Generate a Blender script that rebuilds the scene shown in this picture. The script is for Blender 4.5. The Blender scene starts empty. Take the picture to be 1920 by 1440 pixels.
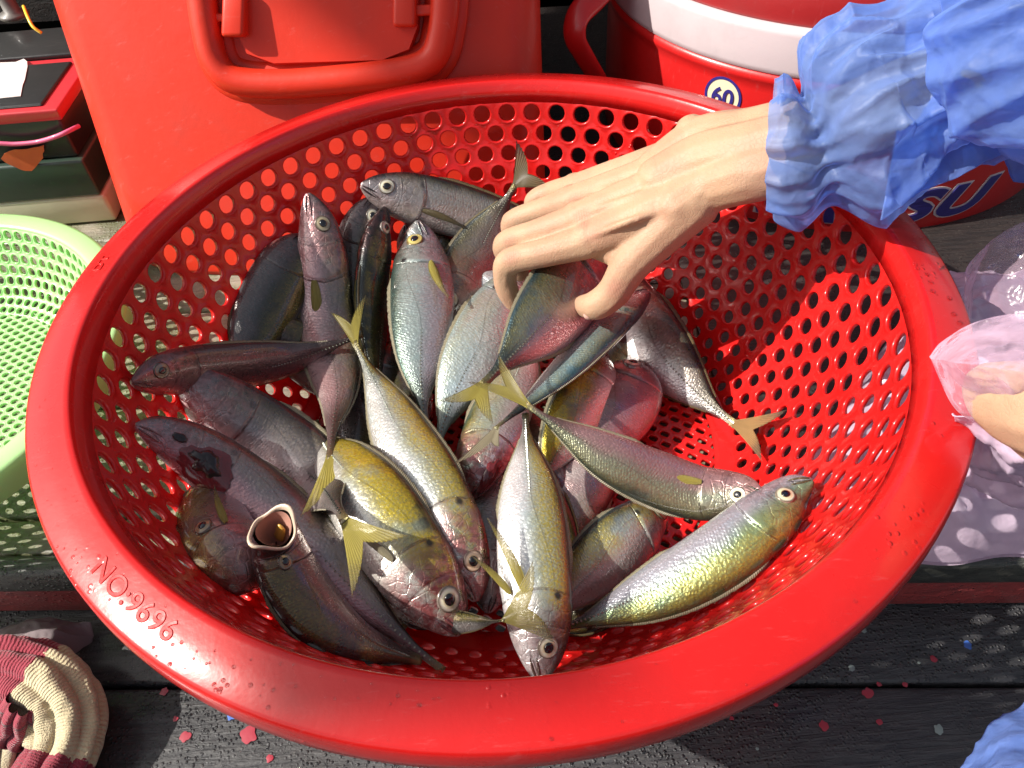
import bpy, bmesh, math, random
import numpy as np
from mathutils import Vector, Matrix, noise
R = math.radians
random.seed(7)
SC = bpy.context.scene
COL = SC.collection

# ------------------------------------------------------------------ camera
F = 1442.0; PITCH = .8349; ROLL = -.0828
CAM = np.array([.0062, -.3698, .3078])
fw = np.array([0, math.cos(PITCH), -math.sin(PITCH)]); rt = np.array([1., 0, 0]); up = np.cross(rt, fw)
c_, s_ = math.cos(ROLL), math.sin(ROLL)
rt, up = c_*rt + s_*up, -s_*rt + c_*up
cam = bpy.data.objects.new('camera', bpy.data.cameras.new('camera')); COL.objects.link(cam)
cam.matrix_world = Matrix([[rt[0], up[0], -fw[0], CAM[0]], [rt[1], up[1], -fw[1], CAM[1]], [rt[2], up[2], -fw[2], CAM[2]], [0, 0, 0, 1]])
cam.data.sensor_width = 36; cam.data.lens = 36*F/1920; cam.data.clip_start = .01; cam.data.clip_end = 50
SC.camera = cam
# ------------------------------------------------------------------ light
SUN_EL, SUN_AZ = 41, 185          # azimuth of the direction TOWARDS the sun, counter-clockwise from +x
w = bpy.data.worlds.new('World'); SC.world = w; w.use_nodes = True
nt = w.node_tree; sky = nt.nodes.new('ShaderNodeTexSky'); sky.sky_type = 'NISHITA'; sky.sun_disc = False; sky.ozone_density = .3; sky.dust_density = 3.5; sky.air_density = 1.0
sky.sun_elevation = R(SUN_EL); sky.sun_rotation = R(90-SUN_AZ)
bg = nt.nodes['Background']; bg.inputs[1].default_value = .08; hs = nt.nodes.new('ShaderNodeHueSaturation'); hs.inputs['Saturation'].default_value = .5; nt.links.new(sky.outputs[0], hs.inputs['Color']); nt.links.new(hs.outputs[0], bg.inputs[0])
sd = bpy.data.lights.new('sun', 'SUN'); sd.energy = 5.0; sd.angle = R(.5); sd.color = (1, .94, .85)
sun = bpy.data.objects.new('sun', sd); COL.objects.link(sun)
SUNV = Vector((math.cos(R(SUN_EL))*math.cos(R(SUN_AZ)), math.cos(R(SUN_EL))*math.sin(R(SUN_AZ)), math.sin(R(SUN_EL))))
sun.rotation_euler = SUNV.to_track_quat('Z', 'Y').to_euler()
SC.view_settings.view_transform = 'Standard'; SC.view_settings.look = 'None'; SC.view_settings.exposure = .74; SC.view_settings.gamma = 1
SC.render.engine = 'CYCLES'; SC.cycles.max_bounces = 8; SC.cycles.transparent_max_bounces = 8

# ------------------------------------------------------------------ helpers
def raydir(x, y): return fw + rt*(x-960)/F - up*(y-720)/F
def P(x, y, z):
    d = raydir(x, y); return CAM + d*(z-CAM[2])/d[2]
def PY(x, y, Y):
    d = raydir(x, y); return CAM + d*(Y-CAM[1])/d[1]
RB, ZB = .165, -.165
WALL = [(.25, 0), (.2475, -.006), (.2445, -.02), (.2375, -.045), (.232, -.060), (.2285, -.066), (.2215, -.085), (.209, -.11), (.195, -.133), (.181, -.152), (.165, -.165)]
def surf(x, y):
    r = math.hypot(x, y)
    if r <= RB: return ZB
    if r >= .25: return 0
    for (r0, z0), (r1, z1) in zip(WALL, WALL[1:]):
        if r >= r1: return z1 + (z0-z1)*(r-r1)/(r0-r1)
    return ZB
def pile(x, y, c):
    if c < 0: return P(x, y, c)
    d = raydir(x, y); t = .2
    while t < 1.2:
        p = CAM + d*t
        if p[2] < surf(p[0], p[1]) + c and math.hypot(p[0], p[1]) < .262: return p
        t += .0006
    return p
def catmull(pts, n):
    pts = [np.array(p, float) for p in pts]
    a = [2*pts[0]-pts[1]] + pts + [2*pts[-1]-pts[-2]]
    dense = []
    for i in range(1, len(a)-2):
        p0, p1, p2, p3 = a[i-1:i+3]
        for k in range(24):
            t = k/24
            dense.append(.5*((2*p1)+(-p0+p2)*t+(2*p0-5*p1+4*p2-p3)*t*t+(-p0+3*p1-3*p2+p3)*t**3))
    dense.append(pts[-1]); dense = np.array(dense)
    s = np.r_[0, np.cumsum(np.linalg.norm(np.diff(dense[:, :3], axis=0), axis=1))]
    u = n if hasattr(n, '__len__') else np.linspace(0, 1, n)
    return np.stack([np.interp(np.array(u)*s[-1], s, dense[:, k]) for k in range(dense.shape[1])], 1), s[-1]
def table(tab, u):
    xs = np.array([t[0] for t in tab]); ys = np.array([t[1] for t in tab])
    g = np.gradient(ys, xs); i = np.clip(np.searchsorted(xs, u)-1, 0, len(xs)-2)
    h = xs[i+1]-xs[i]; t = np.clip((u-xs[i])/h, 0, 1)
    return (2*t**3-3*t**2+1)*ys[i]+(t**3-2*t**2+t)*h*g[i]+(-2*t**3+3*t**2)*ys[i+1]+(t**3-t**2)*h*g[i+1]
def unit(v): return v/(np.linalg.norm(v)+1e-12)

def link(name, me, mat, parent=None, smooth=True):
    o = bpy.data.objects.new(name, me); COL.objects.link(o)
    if mat:
        for m in (mat if isinstance(mat, (list, tuple)) else [mat]): me.materials.append(m)
    if smooth: me.polygons.foreach_set('use_smooth', [True]*len(me.polygons))
    if parent:
        o.parent = parent
        o.matrix_parent_inverse = parent_world(parent).inverted()
    return o
def parent_world(p):
    m = p.matrix_basis.copy()
    if p.parent: m = parent_world(p.parent) @ p.matrix_parent_inverse @ m
    return m
def mesh(name, v, f, mat, parent=None, smooth=True, uv=None):
    me = bpy.data.meshes.new(name); me.from_pydata([tuple(map(float, p)) for p in v], [], [tuple(map(int, q)) for q in f])
    if uv is not None:
        l = me.uv_layers.new(name='UVMap'); idx = np.zeros(len(me.loops), int); me.loops.foreach_get('vertex_index', idx)
        l.data.foreach_set('uv', np.asarray(uv, float)[idx].ravel())
    me.update()
    return link(name, me, mat, parent, smooth)
def empty(name, loc, label, cat, group=None):
    o = bpy.data.objects.new(name, None); o.empty_display_size = .02; COL.objects.link(o); o.location = [float(q) for q in loc]
    return tag(o, label, cat, group)
def tag(o, label=None, cat=None, group=None, kind=None):
    if label: o['label'] = label
    if cat: o['category'] = cat
    if group: o['group'] = group
    if kind: o['kind'] = kind
    return o
def grid_faces(n, m, wrap=False):
    f = []
    for i in range(n-1):
        for j in range(m if wrap else m-1):
            a, b = i*m+j, i*m+(j+1) % m
            f.append((a, b, b+m, a+m))
    return f
def lathe(name, prof, mat, center=(0, 0, 0), n=96, parent=None, smooth=True, arc=None):
    v = []; f = []; cx, cy, cz = center
    for r, z in prof:
        for k in range(n):
            a = 2*math.pi*k/n; v.append((cx+r*math.cos(a), cy+r*math.sin(a), cz+z))
    for i in range(len(prof)-1):
        for k in range(n): f.append((i*n+k, (i+1)*n+k, (i+1)*n+(k+1) % n, i*n+(k+1) % n))
    return mesh(name, v, f, mat, parent, smooth)
def bm_obj(name, bm, mat, parent=None, smooth=False):
    me = bpy.data.meshes.new(name); bm.to_mesh(me); bm.free(); return link(name, me, mat, parent, smooth)
def box(name, corners8, mat, parent=None, bevel=.002, seg=2, smooth=True):
    """corners: 4 bottom (ccw) then 4 top"""
    bm = bmesh.new(); vs = [bm.verts.new([float(q) for q in p]) for p in corners8]
    for q in ((3, 2, 1, 0), (4, 5, 6, 7), (0, 1, 5, 4), (1, 2, 6, 5), (2, 3, 7, 6), (3, 0, 4, 7)): bm.faces.new([vs[i] for i in q])
    bmesh.ops.recalc_face_normals(bm, faces=bm.faces)
    if bevel: bmesh.ops.bevel(bm, geom=list(bm.edges), offset=bevel, segments=seg, affect='EDGES', profile=.5)
    return bm_obj(name, bm, mat, parent, smooth)
def tube(name, pts, rad, mat, parent=None, n=12, m=40, flat=1.0, refn=None):
    """swept tube; rad scalar or list; flat squashes along the reference normal"""
    P4 = [tuple(p)+((rad[i] if hasattr(rad, '__len__') else rad),) for i, p in enumerate(pts)]
    c, L = catmull(P4, m); v = []
    T = np.gradient(c[:, :3], axis=0); ref = np.array(refn if refn is not None else (0.13, .2, 1.))
    for i in range(m):
        t = unit(T[i]); a = unit(ref - t*(ref@t)); b = np.cross(t, a)
        for k in range(n):
            an = 2*math.pi*k/n; v.append(c[i, :3] + c[i, 3]*(math.cos(an)*a*flat + math.sin(an)*b))
        if refn is None: ref = a
    f = grid_faces(m, n, True); f.append(tuple(range(n))[::-1]); f.append(tuple(range((m-1)*n, m*n)))
    return mesh(name, v, f, mat, parent)

# ------------------------------------------------------------------ materials
class NT:
    def __init__(s, name):
        s.m = bpy.data.materials.new(name); s.m.use_nodes = True; s.t = s.m.node_tree; s.b = s.t.nodes['Principled BSDF']; s.out = s.t.nodes['Material Output']
    def n(s, ty, **k):
        nd = s.t.nodes.new('ShaderNode'+ty)
        for a, b in k.items():
            if a.startswith('i_'):
                key = a[2:]; key = int(key) if key.isdigit() else key
                s.set(nd.inputs[key], b)
            else: setattr(nd, a, b)
        return nd
    def set(s, sock, v):
        if isinstance(v, bpy.types.NodeSocket): s.t.links.new(v, sock)
        elif isinstance(v, bpy.types.Node): s.t.links.new(v.outputs[0], sock)
        elif hasattr(v, '__len__') and sock.type == 'RGBA' and len(v) == 3: sock.default_value = (*v, 1)
        else: sock.default_value = v
    def math(s, op, a, b=0, c=0, clamp=False):
        nd = s.n('Math', operation=op, use_clamp=clamp); s.set(nd.inputs[0], a); s.set(nd.inputs[1], b)
        if op in ('MULTIPLY_ADD', 'SMOOTH_MIN'): s.set(nd.inputs[2], c)
        return nd.outputs[0]
    def mix(s, f, a, b, blend='MIX'):
        nd = s.n('MixRGB', blend_type=blend); s.set(nd.inputs[0], f); s.set(nd.inputs[1], a); s.set(nd.inputs[2], b); return nd.outputs[0]
    def ramp(s, f, stops, inter='LINEAR'):
        nd = s.n('ValToRGB'); nd.color_ramp.interpolation = inter; e = nd.color_ramp.elements
        while len(e) < len(stops): e.new(.5)
        for q, (p, c) in zip(e, stops):
            q.position = p; q.color = (*c, 1) if hasattr(c, '__len__') else (c, c, c, 1)
        s.set(nd.inputs[0], f); return nd.outputs[0]
    def noise(s, sc, det=3, rough=.5, vec=None, dist=0, out=0):
        nd = s.n('TexNoise'); nd.inputs['Scale'].default_value = sc; nd.inputs['Detail'].default_value = det; nd.inputs['Roughness'].default_value = rough; nd.inputs['Distortion'].default_value = dist
        if vec is not None: s.set(nd.inputs['Vector'], vec)
        return nd.outputs[out]
    def vor(s, sc, vec=None, feat='F1', out='Distance', rnd=1):
        nd = s.n('TexVoronoi', feature=feat); nd.inputs['Scale'].default_value = sc; nd.inputs['Randomness'].default_value = rnd
        if vec is not None: s.set(nd.inputs['Vector'], vec)
        return nd.outputs[out]
    def bump(s, h, strength, dist, prev=None):
        nd = s.n('Bump'); nd.inputs['Strength'].default_value = strength; nd.inputs['Distance'].default_value = dist; s.set(nd.inputs['Height'], h)
        if prev is not None: s.set(nd.inputs['Normal'], prev)
        return nd.outputs[0]
    def co(s, which='Object'): return s.n('TexCoord').outputs[which]
    def geo(s): return s.n('NewGeometry').outputs['Position']
    def smooth(s, v, a, b):
        nd = s.n('MapRange', interpolation_type='SMOOTHSTEP'); s.set(nd.inputs[0], v); nd.inputs[1].default_value = a; nd.inputs[2].default_value = b; return nd.outputs[0]
    def p(s, **k):
        for a, v in k.items(): s.set(s.b.inputs[a.replace('_', ' ')], v)
        return s
    def translucent(s, fac, col, normal=None):
        tr = s.n('BsdfTranslucent'); s.set(tr.inputs[0], col)
        mx = s.n('MixShader'); s.set(mx.inputs[0], fac); s.t.links.new(s.b.outputs[0], mx.inputs[1]); s.t.links.new(tr.outputs[0], mx.inputs[2])
        s.t.links.new(mx.outputs[0], s.out.inputs[0]); return mx
    def transparent(s, fac, src, col=(1, 1, 1)):
        tr = s.n('BsdfTransparent'); s.set(tr.inputs[0], col)
        mx = s.n('MixShader'); s.set(mx.inputs[0], fac); s.t.links.new(src, mx.inputs[1]); s.t.links.new(tr.outputs[0], mx.inputs[2])
        s.t.links.new(mx.outputs[0], s.out.inputs[0]); return mx

def plastic(name, col, rough=.3, dirt=.25, trans=0, coat=.3, wet=0, scr=1):
    m = NT(name); g = m.geo(); n1 = m.noise(18, 5, .6, g); n2 = m.noise(160, 4, .6, g)
    c = m.mix(m.math('MULTIPLY', m.smooth(n1, .45, .8), dirt), col, tuple(q*.55+.02 for q in col))
    sc = m.smooth(m.noise(60, 6, .75, m.n('Mapping', i_0=g, i_3=(1, 6, 1)).outputs[0]), .57, .72)
    c = m.mix(m.math('MULTIPLY', sc, .30*scr), c, tuple(min(1, q*.8+.12) for q in col))
    ro = m.math('ADD', m.math('MULTIPLY', n1, .25), rough-.1)
    h = m.math('ADD', m.math('MULTIPLY', n2, .3), m.math('MULTIPLY', n1, 1.0))
    nb = m.bump(h, .35, .0012)
    if wet:
        v = m.vor(210, g); d = m.math('MULTIPLY', m.smooth(v, .30, .12), m.smooth(m.noise(13, 3, .5, g), .60, .68))
        nb = m.bump(d, wet, .0012, nb)
    m.p(Base_Color=c, Roughness=ro, Coat_Weight=coat, Coat_Roughness=.12, Normal=nb)
    if trans: m.translucent(trans, c)
    return m.m
M = {}
M['red'] = plastic('red_plastic', (.70, .014, .013), .24, .25, .28, .7, wet=.5)
M['redthin'] = plastic('thin_red_plastic', (.72, .014, .013), .24, .25, .36, .6, wet=.5)
M['redbox'] = plastic('red_cooler_plastic', (.58, .028, .010), .45, .35, 0, .12)
M['redjug'] = plastic('red_jug_plastic', (.52, .012, .012), .35, .35, 0, .3)
M['lidred'] = plastic('dark_red_lid', (.30, .012, .014), .45, .3, 0, .15)
M['white'] = plastic('white_band_plastic', (.50, .43, .45), .3, .35, 0, .4)
M['green'] = plastic('green_plastic', (.54, .88, .40), .3, .15, .3, .4)
M['black'] = plastic('black_plastic', (.018, .020, .020), .35, .3, 0, .3, wet=.4)
M['cream'] = plastic('cream_plastic', (.62, .60, .44), .4, .3)
M['redtrim'] = plastic('battery_red', (.55, .03, .04), .35, .3)
M['label'] = plastic('white_label', (.62, .60, .58), .6, .6)
M['orange'] = plastic('orange_label', (.60, .11, .02), .6, .6)
M['dkgreen'] = plastic('dark_green_plastic', (.03, .055, .04), .35, .3, 0, .3, wet=.5)
M['yellow'] = plastic('yellow_wire', (.7, .5, .03), .4, .1)
M['pinkcord'] = plastic('pink_cord', (.65, .10, .22), .5, .1)
M['grey'] = plastic('grey_terminal', (.10, .09, .08), .5, .5)
M['blueink'] = plastic('blue_print', (.025, .02, .17), .35, .2)
M['whiteink'] = plastic('white_print', (.55, .48, .48), .4, .3)
M['creamink'] = plastic('cream_badge', (.68, .60, .42), .4, .3)
M['blocker_dark'] = plastic('blocker_plastic', (.03, .05, .12), .6, .2)  # dark stuff of the added, unseen sun blockers

# fish skin: one node tree, colours from the object's own properties
def fish_skin():
    m = NT('fish_skin'); uv = m.co('UV'); sp = m.n('SeparateXYZ', i_0=uv); U, V = sp.outputs[0], sp.outputs[1]
    def at(nm):
        nd = m.n('Attribute', attribute_type='OBJECT', attribute_name=nm); return nd
    g = m.co('Object')
    seed = at('seed').outputs['Fac']
    off = m.n('CombineXYZ', i_0=seed, i_1=seed, i_2=seed).outputs[0]
    gv = m.n('VectorMath', operation='ADD', i_0=g, i_1=off).outputs[0]
    n1 = m.noise(38, 4, .6, gv); n2 = m.noise(900, 2, .6, gv); n3 = m.noise(150, 4, .65, gv)
    v = m.math('ADD', V, m.math('MULTIPLY', m.math('SUBTRACT', n1, .5), .22))
    back, mid, belly = at('back').outputs['Color'], at('mid').outputs['Color'], at('belly').outputs['Color']
    c = m.mix(m.smooth(v, .14, .36), back, mid)
    c = m.mix(m.smooth(v, .42, .66), c, belly)
    # iridescent patches
    c = m.mix(m.math('MULTIPLY', m.smooth(m.noise(60, 3, .5, gv), .5, .7), .35), c, m.mix(1, c, (.85, 1.05, 1.12), 'MULTIPLY'))
    gm = m.math('MULTIPLY', m.math('MULTIPLY', m.smooth(v, .08, .22), m.smooth(v, .56, .34)), m.math('MULTIPLY', m.smooth(m.noise(40, 3, .6, gv), .28, .5), m.math('ADD', .45, m.math('MULTIPLY', m.smooth(m.noise(700, 2, .7, gv), .35, .65), .6))))
    gm = m.math('MULTIPLY', gm, m.math('MULTIPLY', at('gold').outputs['Fac'], 1.45), clamp=True)
    gm = m.math('MULTIPLY', gm, m.smooth(U, .06, .18))
    c = m.mix(gm, c, (.50, .385, .03))
    pk = m.math('MULTIPLY', m.math('MULTIPLY', m.smooth(U, .30, .14), m.smooth(n3, .3, .62)), at('pinkhead').outputs['Fac'])
    c = m.mix(m.math('MULTIPLY', pk, .8), c, (.36, .12, .12))
    pb = m.math('MULTIPLY', m.math('MULTIPLY', m.smooth(v, .40, .62), m.smooth(n1, .3, .55)), at('pinkbelly').outputs['Fac'])
    c = m.mix(m.math('MULTIPLY', pb, .6), c, (.44, .19, .21))
    # scale texture
    sv = m.n('CombineXYZ', i_0=m.math('MULTIPLY', U, 95), i_1=m.math('MULTIPLY', V, 26), i_2=seed).outputs[0]
    sc = m.vor(1.0, sv); sc2 = m.vor(1.0, sv, out='Color')
    body = m.smooth(U, .24, .30)
    chev = m.math('ADD', m.math('MULTIPLY', U, 560), m.math('MULTIPLY', m.math('ABSOLUTE', m.math('SUBTRACT', V, .45)), 70))
    chev = m.math('ADD', chev, m.math('MULTIPLY', n3, 7))
    chs = m.math('MULTIPLY', m.math('SINE', chev), body)
    chs = m.math('MULTIPLY', chs, m.smooth(n1, .38, .6))
    c = m.mix(m.math('MULTIPLY', m.smooth(sc, .3, .75), .22), c, m.mix(1, c, (.45, .47, .45), 'MULTIPLY'))
    c = m.mix(m.math('MULTIPLY', m.smooth(chs, .1, 1), .16), c, m.mix(1, c, (.35, .35, .33), 'MULTIPLY'))
    c = m.mix(m.math('MULTIPLY', m.smooth(n2, .58, .75), .3), c, m.mix(1, c, (1.9, 1.9, 1.8), 'MULTIPLY'))  # fine bright flecks paint the glitter of the scales
    # lateral line
    ll = m.math('ABSOLUTE', m.math('SUBTRACT', V, m.math('ADD', .33, m.math('MULTIPLY', m.smooth(U, .3, .6), .16))))
    lm = m.math('MULTIPLY', m.smooth(ll, .012, .004), body)
    c = m.mix(m.math('MULTIPLY', lm, .25), c, m.mix(1, c, (.3, .3, .28), 'MULTIPLY'))
    # dark spot at the gill cover
    du = m.math('MULTIPLY', m.math('SUBTRACT', U, .243), 3.2); dv = m.math('SUBTRACT', V, .30)
    dd = m.math('SQRT', m.math('ADD', m.math('MULTIPLY', du, du), m.math('MULTIPLY', dv, dv)))
    dd = m.math('ADD', dd, m.math('MULTIPLY', m.math('SUBTRACT', n3, .5), .06))
    c = m.mix(m.math('MULTIPLY', m.smooth(dd, .055, .02), at('spot').outputs['Fac']), c, (.008, .008, .010))
    s2 = m.math('POWER', m.math('SINE', m.math('MULTIPLY', V, math.pi)), 2)
    gl = m.math('ABSOLUTE', m.math('SUBTRACT', m.math('ADD', U, m.math('MULTIPLY', m.math('SUBTRACT', n3, .5), .012)), m.math('ADD', .238, m.math('MULTIPLY', s2, .028))))
    gl2 = m.math('ABSOLUTE', m.math('SUBTRACT', U, m.math('ADD', .140, m.math('MULTIPLY', s2, .022))))
    ml = m.math('MULTIPLY', m.smooth(m.math('ABSOLUTE', m.math('SUBTRACT', V, m.math('ADD', .52, m.math('MULTIPLY', U, 1.6)))), .022, .006), m.smooth(U, .085, .07))
    crease = m.math('MAXIMUM', m.math('MAXIMUM', m.smooth(gl, .0050, .0010), m.math('MULTIPLY', m.smooth(gl2, .005, .001), .5)), ml)
    crease = m.math('MULTIPLY', crease, m.math('MULTIPLY', m.smooth(V, .10, .25), m.smooth(n3, .25, .6))); c = m.mix(m.math('MULTIPLY', crease, .6), c, (.04, .025, .025))
    # head mottling
    hd = m.math('MULTIPLY', m.smooth(U, .25, .20), m.smooth(m.noise(230, 4, .7, gv), .45, .62))
    c = m.mix(m.math('MULTIPLY', hd, .45), c, m.mix(1, c, (.30, .27, .26), 'MULTIPLY'))
    tb = m.smooth(U, .74, .86); c = m.mix(m.math('MULTIPLY', tb, .75), c, m.mix(1, c, (.16, .17, .14), 'MULTIPLY')); ta = m.smooth(U, .93, .995); c = m.mix(m.math('MULTIPLY', ta, .7), c, (.22, .19, .07))
    rgh = m.math('ADD', .14, m.math('MULTIPLY', n3, .32))
    h = m.math('ADD', m.math('MULTIPLY', m.smooth(sc, 0, .8), m.math('MULTIPLY', body, -.6)), m.math('MULTIPLY', chs, .13))
    h = m.math('ADD', h, m.math('MULTIPLY', lm, .2)); h = m.math('ADD', h, m.math('MULTIPLY', n3, .9)); h = m.math('ADD', h, m.math('MULTIPLY', n2, .35))
    vein = m.math('MULTIPLY', m.smooth(m.vor(150, gv, 'DISTANCE_TO_EDGE'), .09, .0), m.smooth(U, .25, .2))
    h = m.math('SUBTRACT', h, m.math('MULTIPLY', vein, .5)); h = m.math('SUBTRACT', h, m.math('MULTIPLY', crease, 2.0))
    h = m.math('ADD', h, m.math('MULTIPLY', m.noise(2200, 1, .5, gv), .45)); nb = m.bump(h, .62, .0005)
    m.p(Base_Color=c, Metallic=.62, Roughness=rgh, Normal=nb, Coat_Weight=.8, Coat_Roughness=.05)
    return m.m
M['skin'] = fish_skin()
def fin_mat(name, c1, c2, alpha=.25):
    m = NT(name); sp = m.n('SeparateXYZ', i_0=m.co('UV')); U, V = sp.outputs[0], sp.outputs[1]
    n1 = m.noise(60, 4, .6, m.geo())
    ray = m.math('SINE', m.math('MULTIPLY', V, 120))
    c = m.mix(m.smooth(m.math('ADD', U, m.math('MULTIPLY', n1, .5)), .75, 1.25), c1, c2)
    c = m.mix(m.math('MULTIPLY', m.smooth(ray, .0, 1), .45), c, m.mix(1, c, (.45, .42, .35), 'MULTIPLY'))
    m.p(Base_Color=c, Roughness=.35, Coat_Weight=.4, Coat_Roughness=.1, Normal=m.bump(ray, .6, .0003))
    mx = m.translucent(.35, c)
    m.transparent(m.math('MULTIPLY', m.smooth(U, .0, 1.0), alpha), mx.outputs[0])
    return m.m
M['fin_y'] = fin_mat('yellow_fin', (.42, .36, .08), (.18, .15, .07), .6)
M['fin_d'] = fin_mat('dusky_fin', (.20, .16, .08), (.05, .045, .04), .3)
M['fin_p'] = fin_mat('pale_fin', (.42, .38, .26), (.22, .18, .12), .35)
M['fin_o'] = fin_mat('orange_tail_fin', (.42, .27, .12), (.10, .08, .07), .3)
def simple(name, col, rough=.4, metal=0, coat=0, bumpsc=0, bs=.3, var=.3):
    m = NT(name); g = m.geo(); n1 = m.noise(90, 4, .6, g)
    c = m.mix(m.math('MULTIPLY', n1, var), col, tuple(q*.5 for q in col))
    m.p(Base_Color=c, Roughness=rough, Metallic=metal, Coat_Weight=coat, Coat_Roughness=.03)
    if bumpsc: m.p(Normal=m.bump(m.noise(bumpsc, 3, .6, g), bs, .0006))
    return m.m
M['pupil'] = simple('pupil_black', (.004, .004, .006), .12, 0, 1)
def iris():
    m = NT('iris'); sp = m.n('SeparateXYZ', i_0=m.co('UV')); r = sp.outputs[0]; n1 = m.noise(300, 3, .6, m.geo())
    c = m.ramp(m.math('ADD', r, m.math('MULTIPLY', m.math('SUBTRACT', n1, .5), .12)), [(0, (.12, .07, .02)), (.42, (.30, .22, .10)), (.6, (.62, .58, .42)), (.82, (.55, .52, .44)), (.95, (.10, .08, .06)), (1, (.22, .18, .16))])
    t = m.n('Attribute', attribute_type='OBJECT', attribute_name='tint')
    c = m.mix(1, c, t.outputs['Color'], 'MULTIPLY')
    m.p(Base_Color=c, Roughness=.25, Metallic=.25, Coat_Weight=1, Coat_Roughness=.02); return m.m
M['iris'] = iris()
M['lip'] = simple('fish_lip', (.62, .50, .38), .3, 0, .5, 200, .3)
M['gum'] = simple('fish_mouth_lining', (.52, .28, .22), .3, 0, .6, 150, .5)
M['tongue'] = simple('fish_tongue', (.50, .30, .05), .3, 0, .6, 150, .4)
M['wound'] = simple('torn_flesh', (.16, .02, .025), .2, 0, .8, 180, .9, .7)
M['dark'] = simple('cavity_shade', (.012, .006, .008), .3, 0, .4)  # near black, paints the shade inside an opening
M['scute'] = simple('scute', (.30, .32, .26), .3, .4, .4, 0, 0, .6)
M['nail'] = simple('nail', (.55, .33, .27), .25, 0, .4, 0, 0, .1)
M['water'] = None
def water():
    m = NT('water_drop'); m.p(Base_Color=(1, 1, 1), Roughness=.02, Transmission_Weight=1, IOR=1.33); return m.m
M['water'] = water()
def skin():
    m = NT('human_skin'); g = m.geo(); n1 = m.noise(30, 4, .6, g); n2 = m.noise(420, 3, .6, g)
    c = m.mix(m.smooth(n1, .35, .7), (.385, .245, .155), (.35, .20, .13))
    c = m.mix(m.math('MULTIPLY', m.smooth(m.noise(70, 3, .5, g), .55, .7), .25), c, (.34, .245, .165))
    w1 = m.n('TexWave', wave_type='BANDS', bands_direction='X'); w1.inputs['Scale'].default_value = 160; w1.inputs['Distortion'].default_value = 12; w1.inputs['Detail'].default_value = 2; w1.inputs['Detail Scale'].default_value = 3
    m.set(w1.inputs['Vector'], g)
    cr = m.math('MULTIPLY', w1.outputs[1], m.smooth(m.noise(45, 2, .5, g), .45, .7))
    h = m.math('ADD', m.math('MULTIPLY', n2, .5), m.math('ADD', m.math('MULTIPLY', n1, 1.2), m.math('MULTIPLY', cr, .5)))
    h = m.math('SUBTRACT', h, m.math('MULTIPLY', m.smooth(m.vor(330, g, 'DISTANCE_TO_EDGE'), .12, 0), .35))
    ax = unit(P(957, 490, -.026)-P(1105, 452, -.004)); pj = m.n('VectorMath', operation='DOT_PRODUCT', i_0=g, i_1=tuple(ax)).outputs['Value']
    wv = m.math('SINE', m.math('ADD', m.math('MULTIPLY', pj, 3400), m.math('MULTIPLY', n1, 14)))
    km = None
    for x_, y_, z_, r_ in ((950, 482, -.038, .013), (945, 455, -.042, .012), (958, 416, -.046, .011), (1000, 374, -.050, .010), (1104, 446, -.014, .012), (1084, 406, -.011, .012), (1072, 373, -.018, .011), (1150, 546, -.042, .012), (947, 540, -.062, .008)):
        dn = m.smooth(m.n('VectorMath', operation='DISTANCE', i_0=g, i_1=tuple(P(x_, y_, z_+.006))).outputs['Value'], r_, r_*.35)
        km = dn if km is None else m.math('MAXIMUM', km, dn)
    h = m.math('ADD', h, m.math('MULTIPLY', m.math('MULTIPLY', m.smooth(wv, .5, 1), km), -1.6))
    c = m.mix(m.math('MULTIPLY', km, .5), c, (.36, .15, .11))
    m.p(Base_Color=c, Roughness=.56, Specular_IOR_Level=.35, Normal=m.bump(h, .4, .0006), Subsurface_Weight=.12, Subsurface_Radius=(1, .3, .15), Subsurface_Scale=.005)
    return m.m
M['hand'] = skin()
def film(name, col, tl, tr, rough=.25, sc=55, coat=.3, cr=.15, bs=.4):
    m = NT(name); g = m.geo()
    v = m.vor(sc, m.n('VectorMath', operation='ADD', i_0=g, i_1=m.n('VectorMath', operation='SCALE', i_0=m.noise(25, 3, .5, g, out=1), i_3=.04).outputs[0]).outputs[0], 'DISTANCE_TO_EDGE')
    n1 = m.noise(70, 4, .6, g)
    h = m.math('ADD', m.math('MULTIPLY', m.smooth(v, 0, .25), .6), m.math('MULTIPLY', n1, .9))
    c = m.mix(m.math('MULTIPLY', n1, .5), col, tuple(q*.7 for q in col))
    m.p(Base_Color=c, Roughness=rough, Coat_Weight=coat, Coat_Roughness=cr, Normal=m.bump(h, bs, .0022))
    mx = m.translucent(tl, c); lw = m.n('LayerWeight'); lw.inputs[0].default_value = .35
    fc = m.math('SUBTRACT', 1, lw.outputs['Facing'])
    m.transparent(m.math('MULTIPLY', m.math('ADD', tr-.08, m.math('MULTIPLY', n1, .16)), m.smooth(fc, 0, .9), clamp=True), mx.outputs[0], tuple(min(1, q*1.4+.25) for q in col))
    return m.m
M['bluefilm'] = film('blue_polythene', (.22, .35, .76), .45, .5, .5, 30, .06, .25, .7)
M['bagfilm'] = film('pale_pink_polythene', (.82, .66, .82), .35, .28, .22, 20, .9, .06, .55)
M['pinkfilm'] = film('pink_polythene', (.84, .62, .78), .35, .86, .2, 24, .9, .06, .6)
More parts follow.
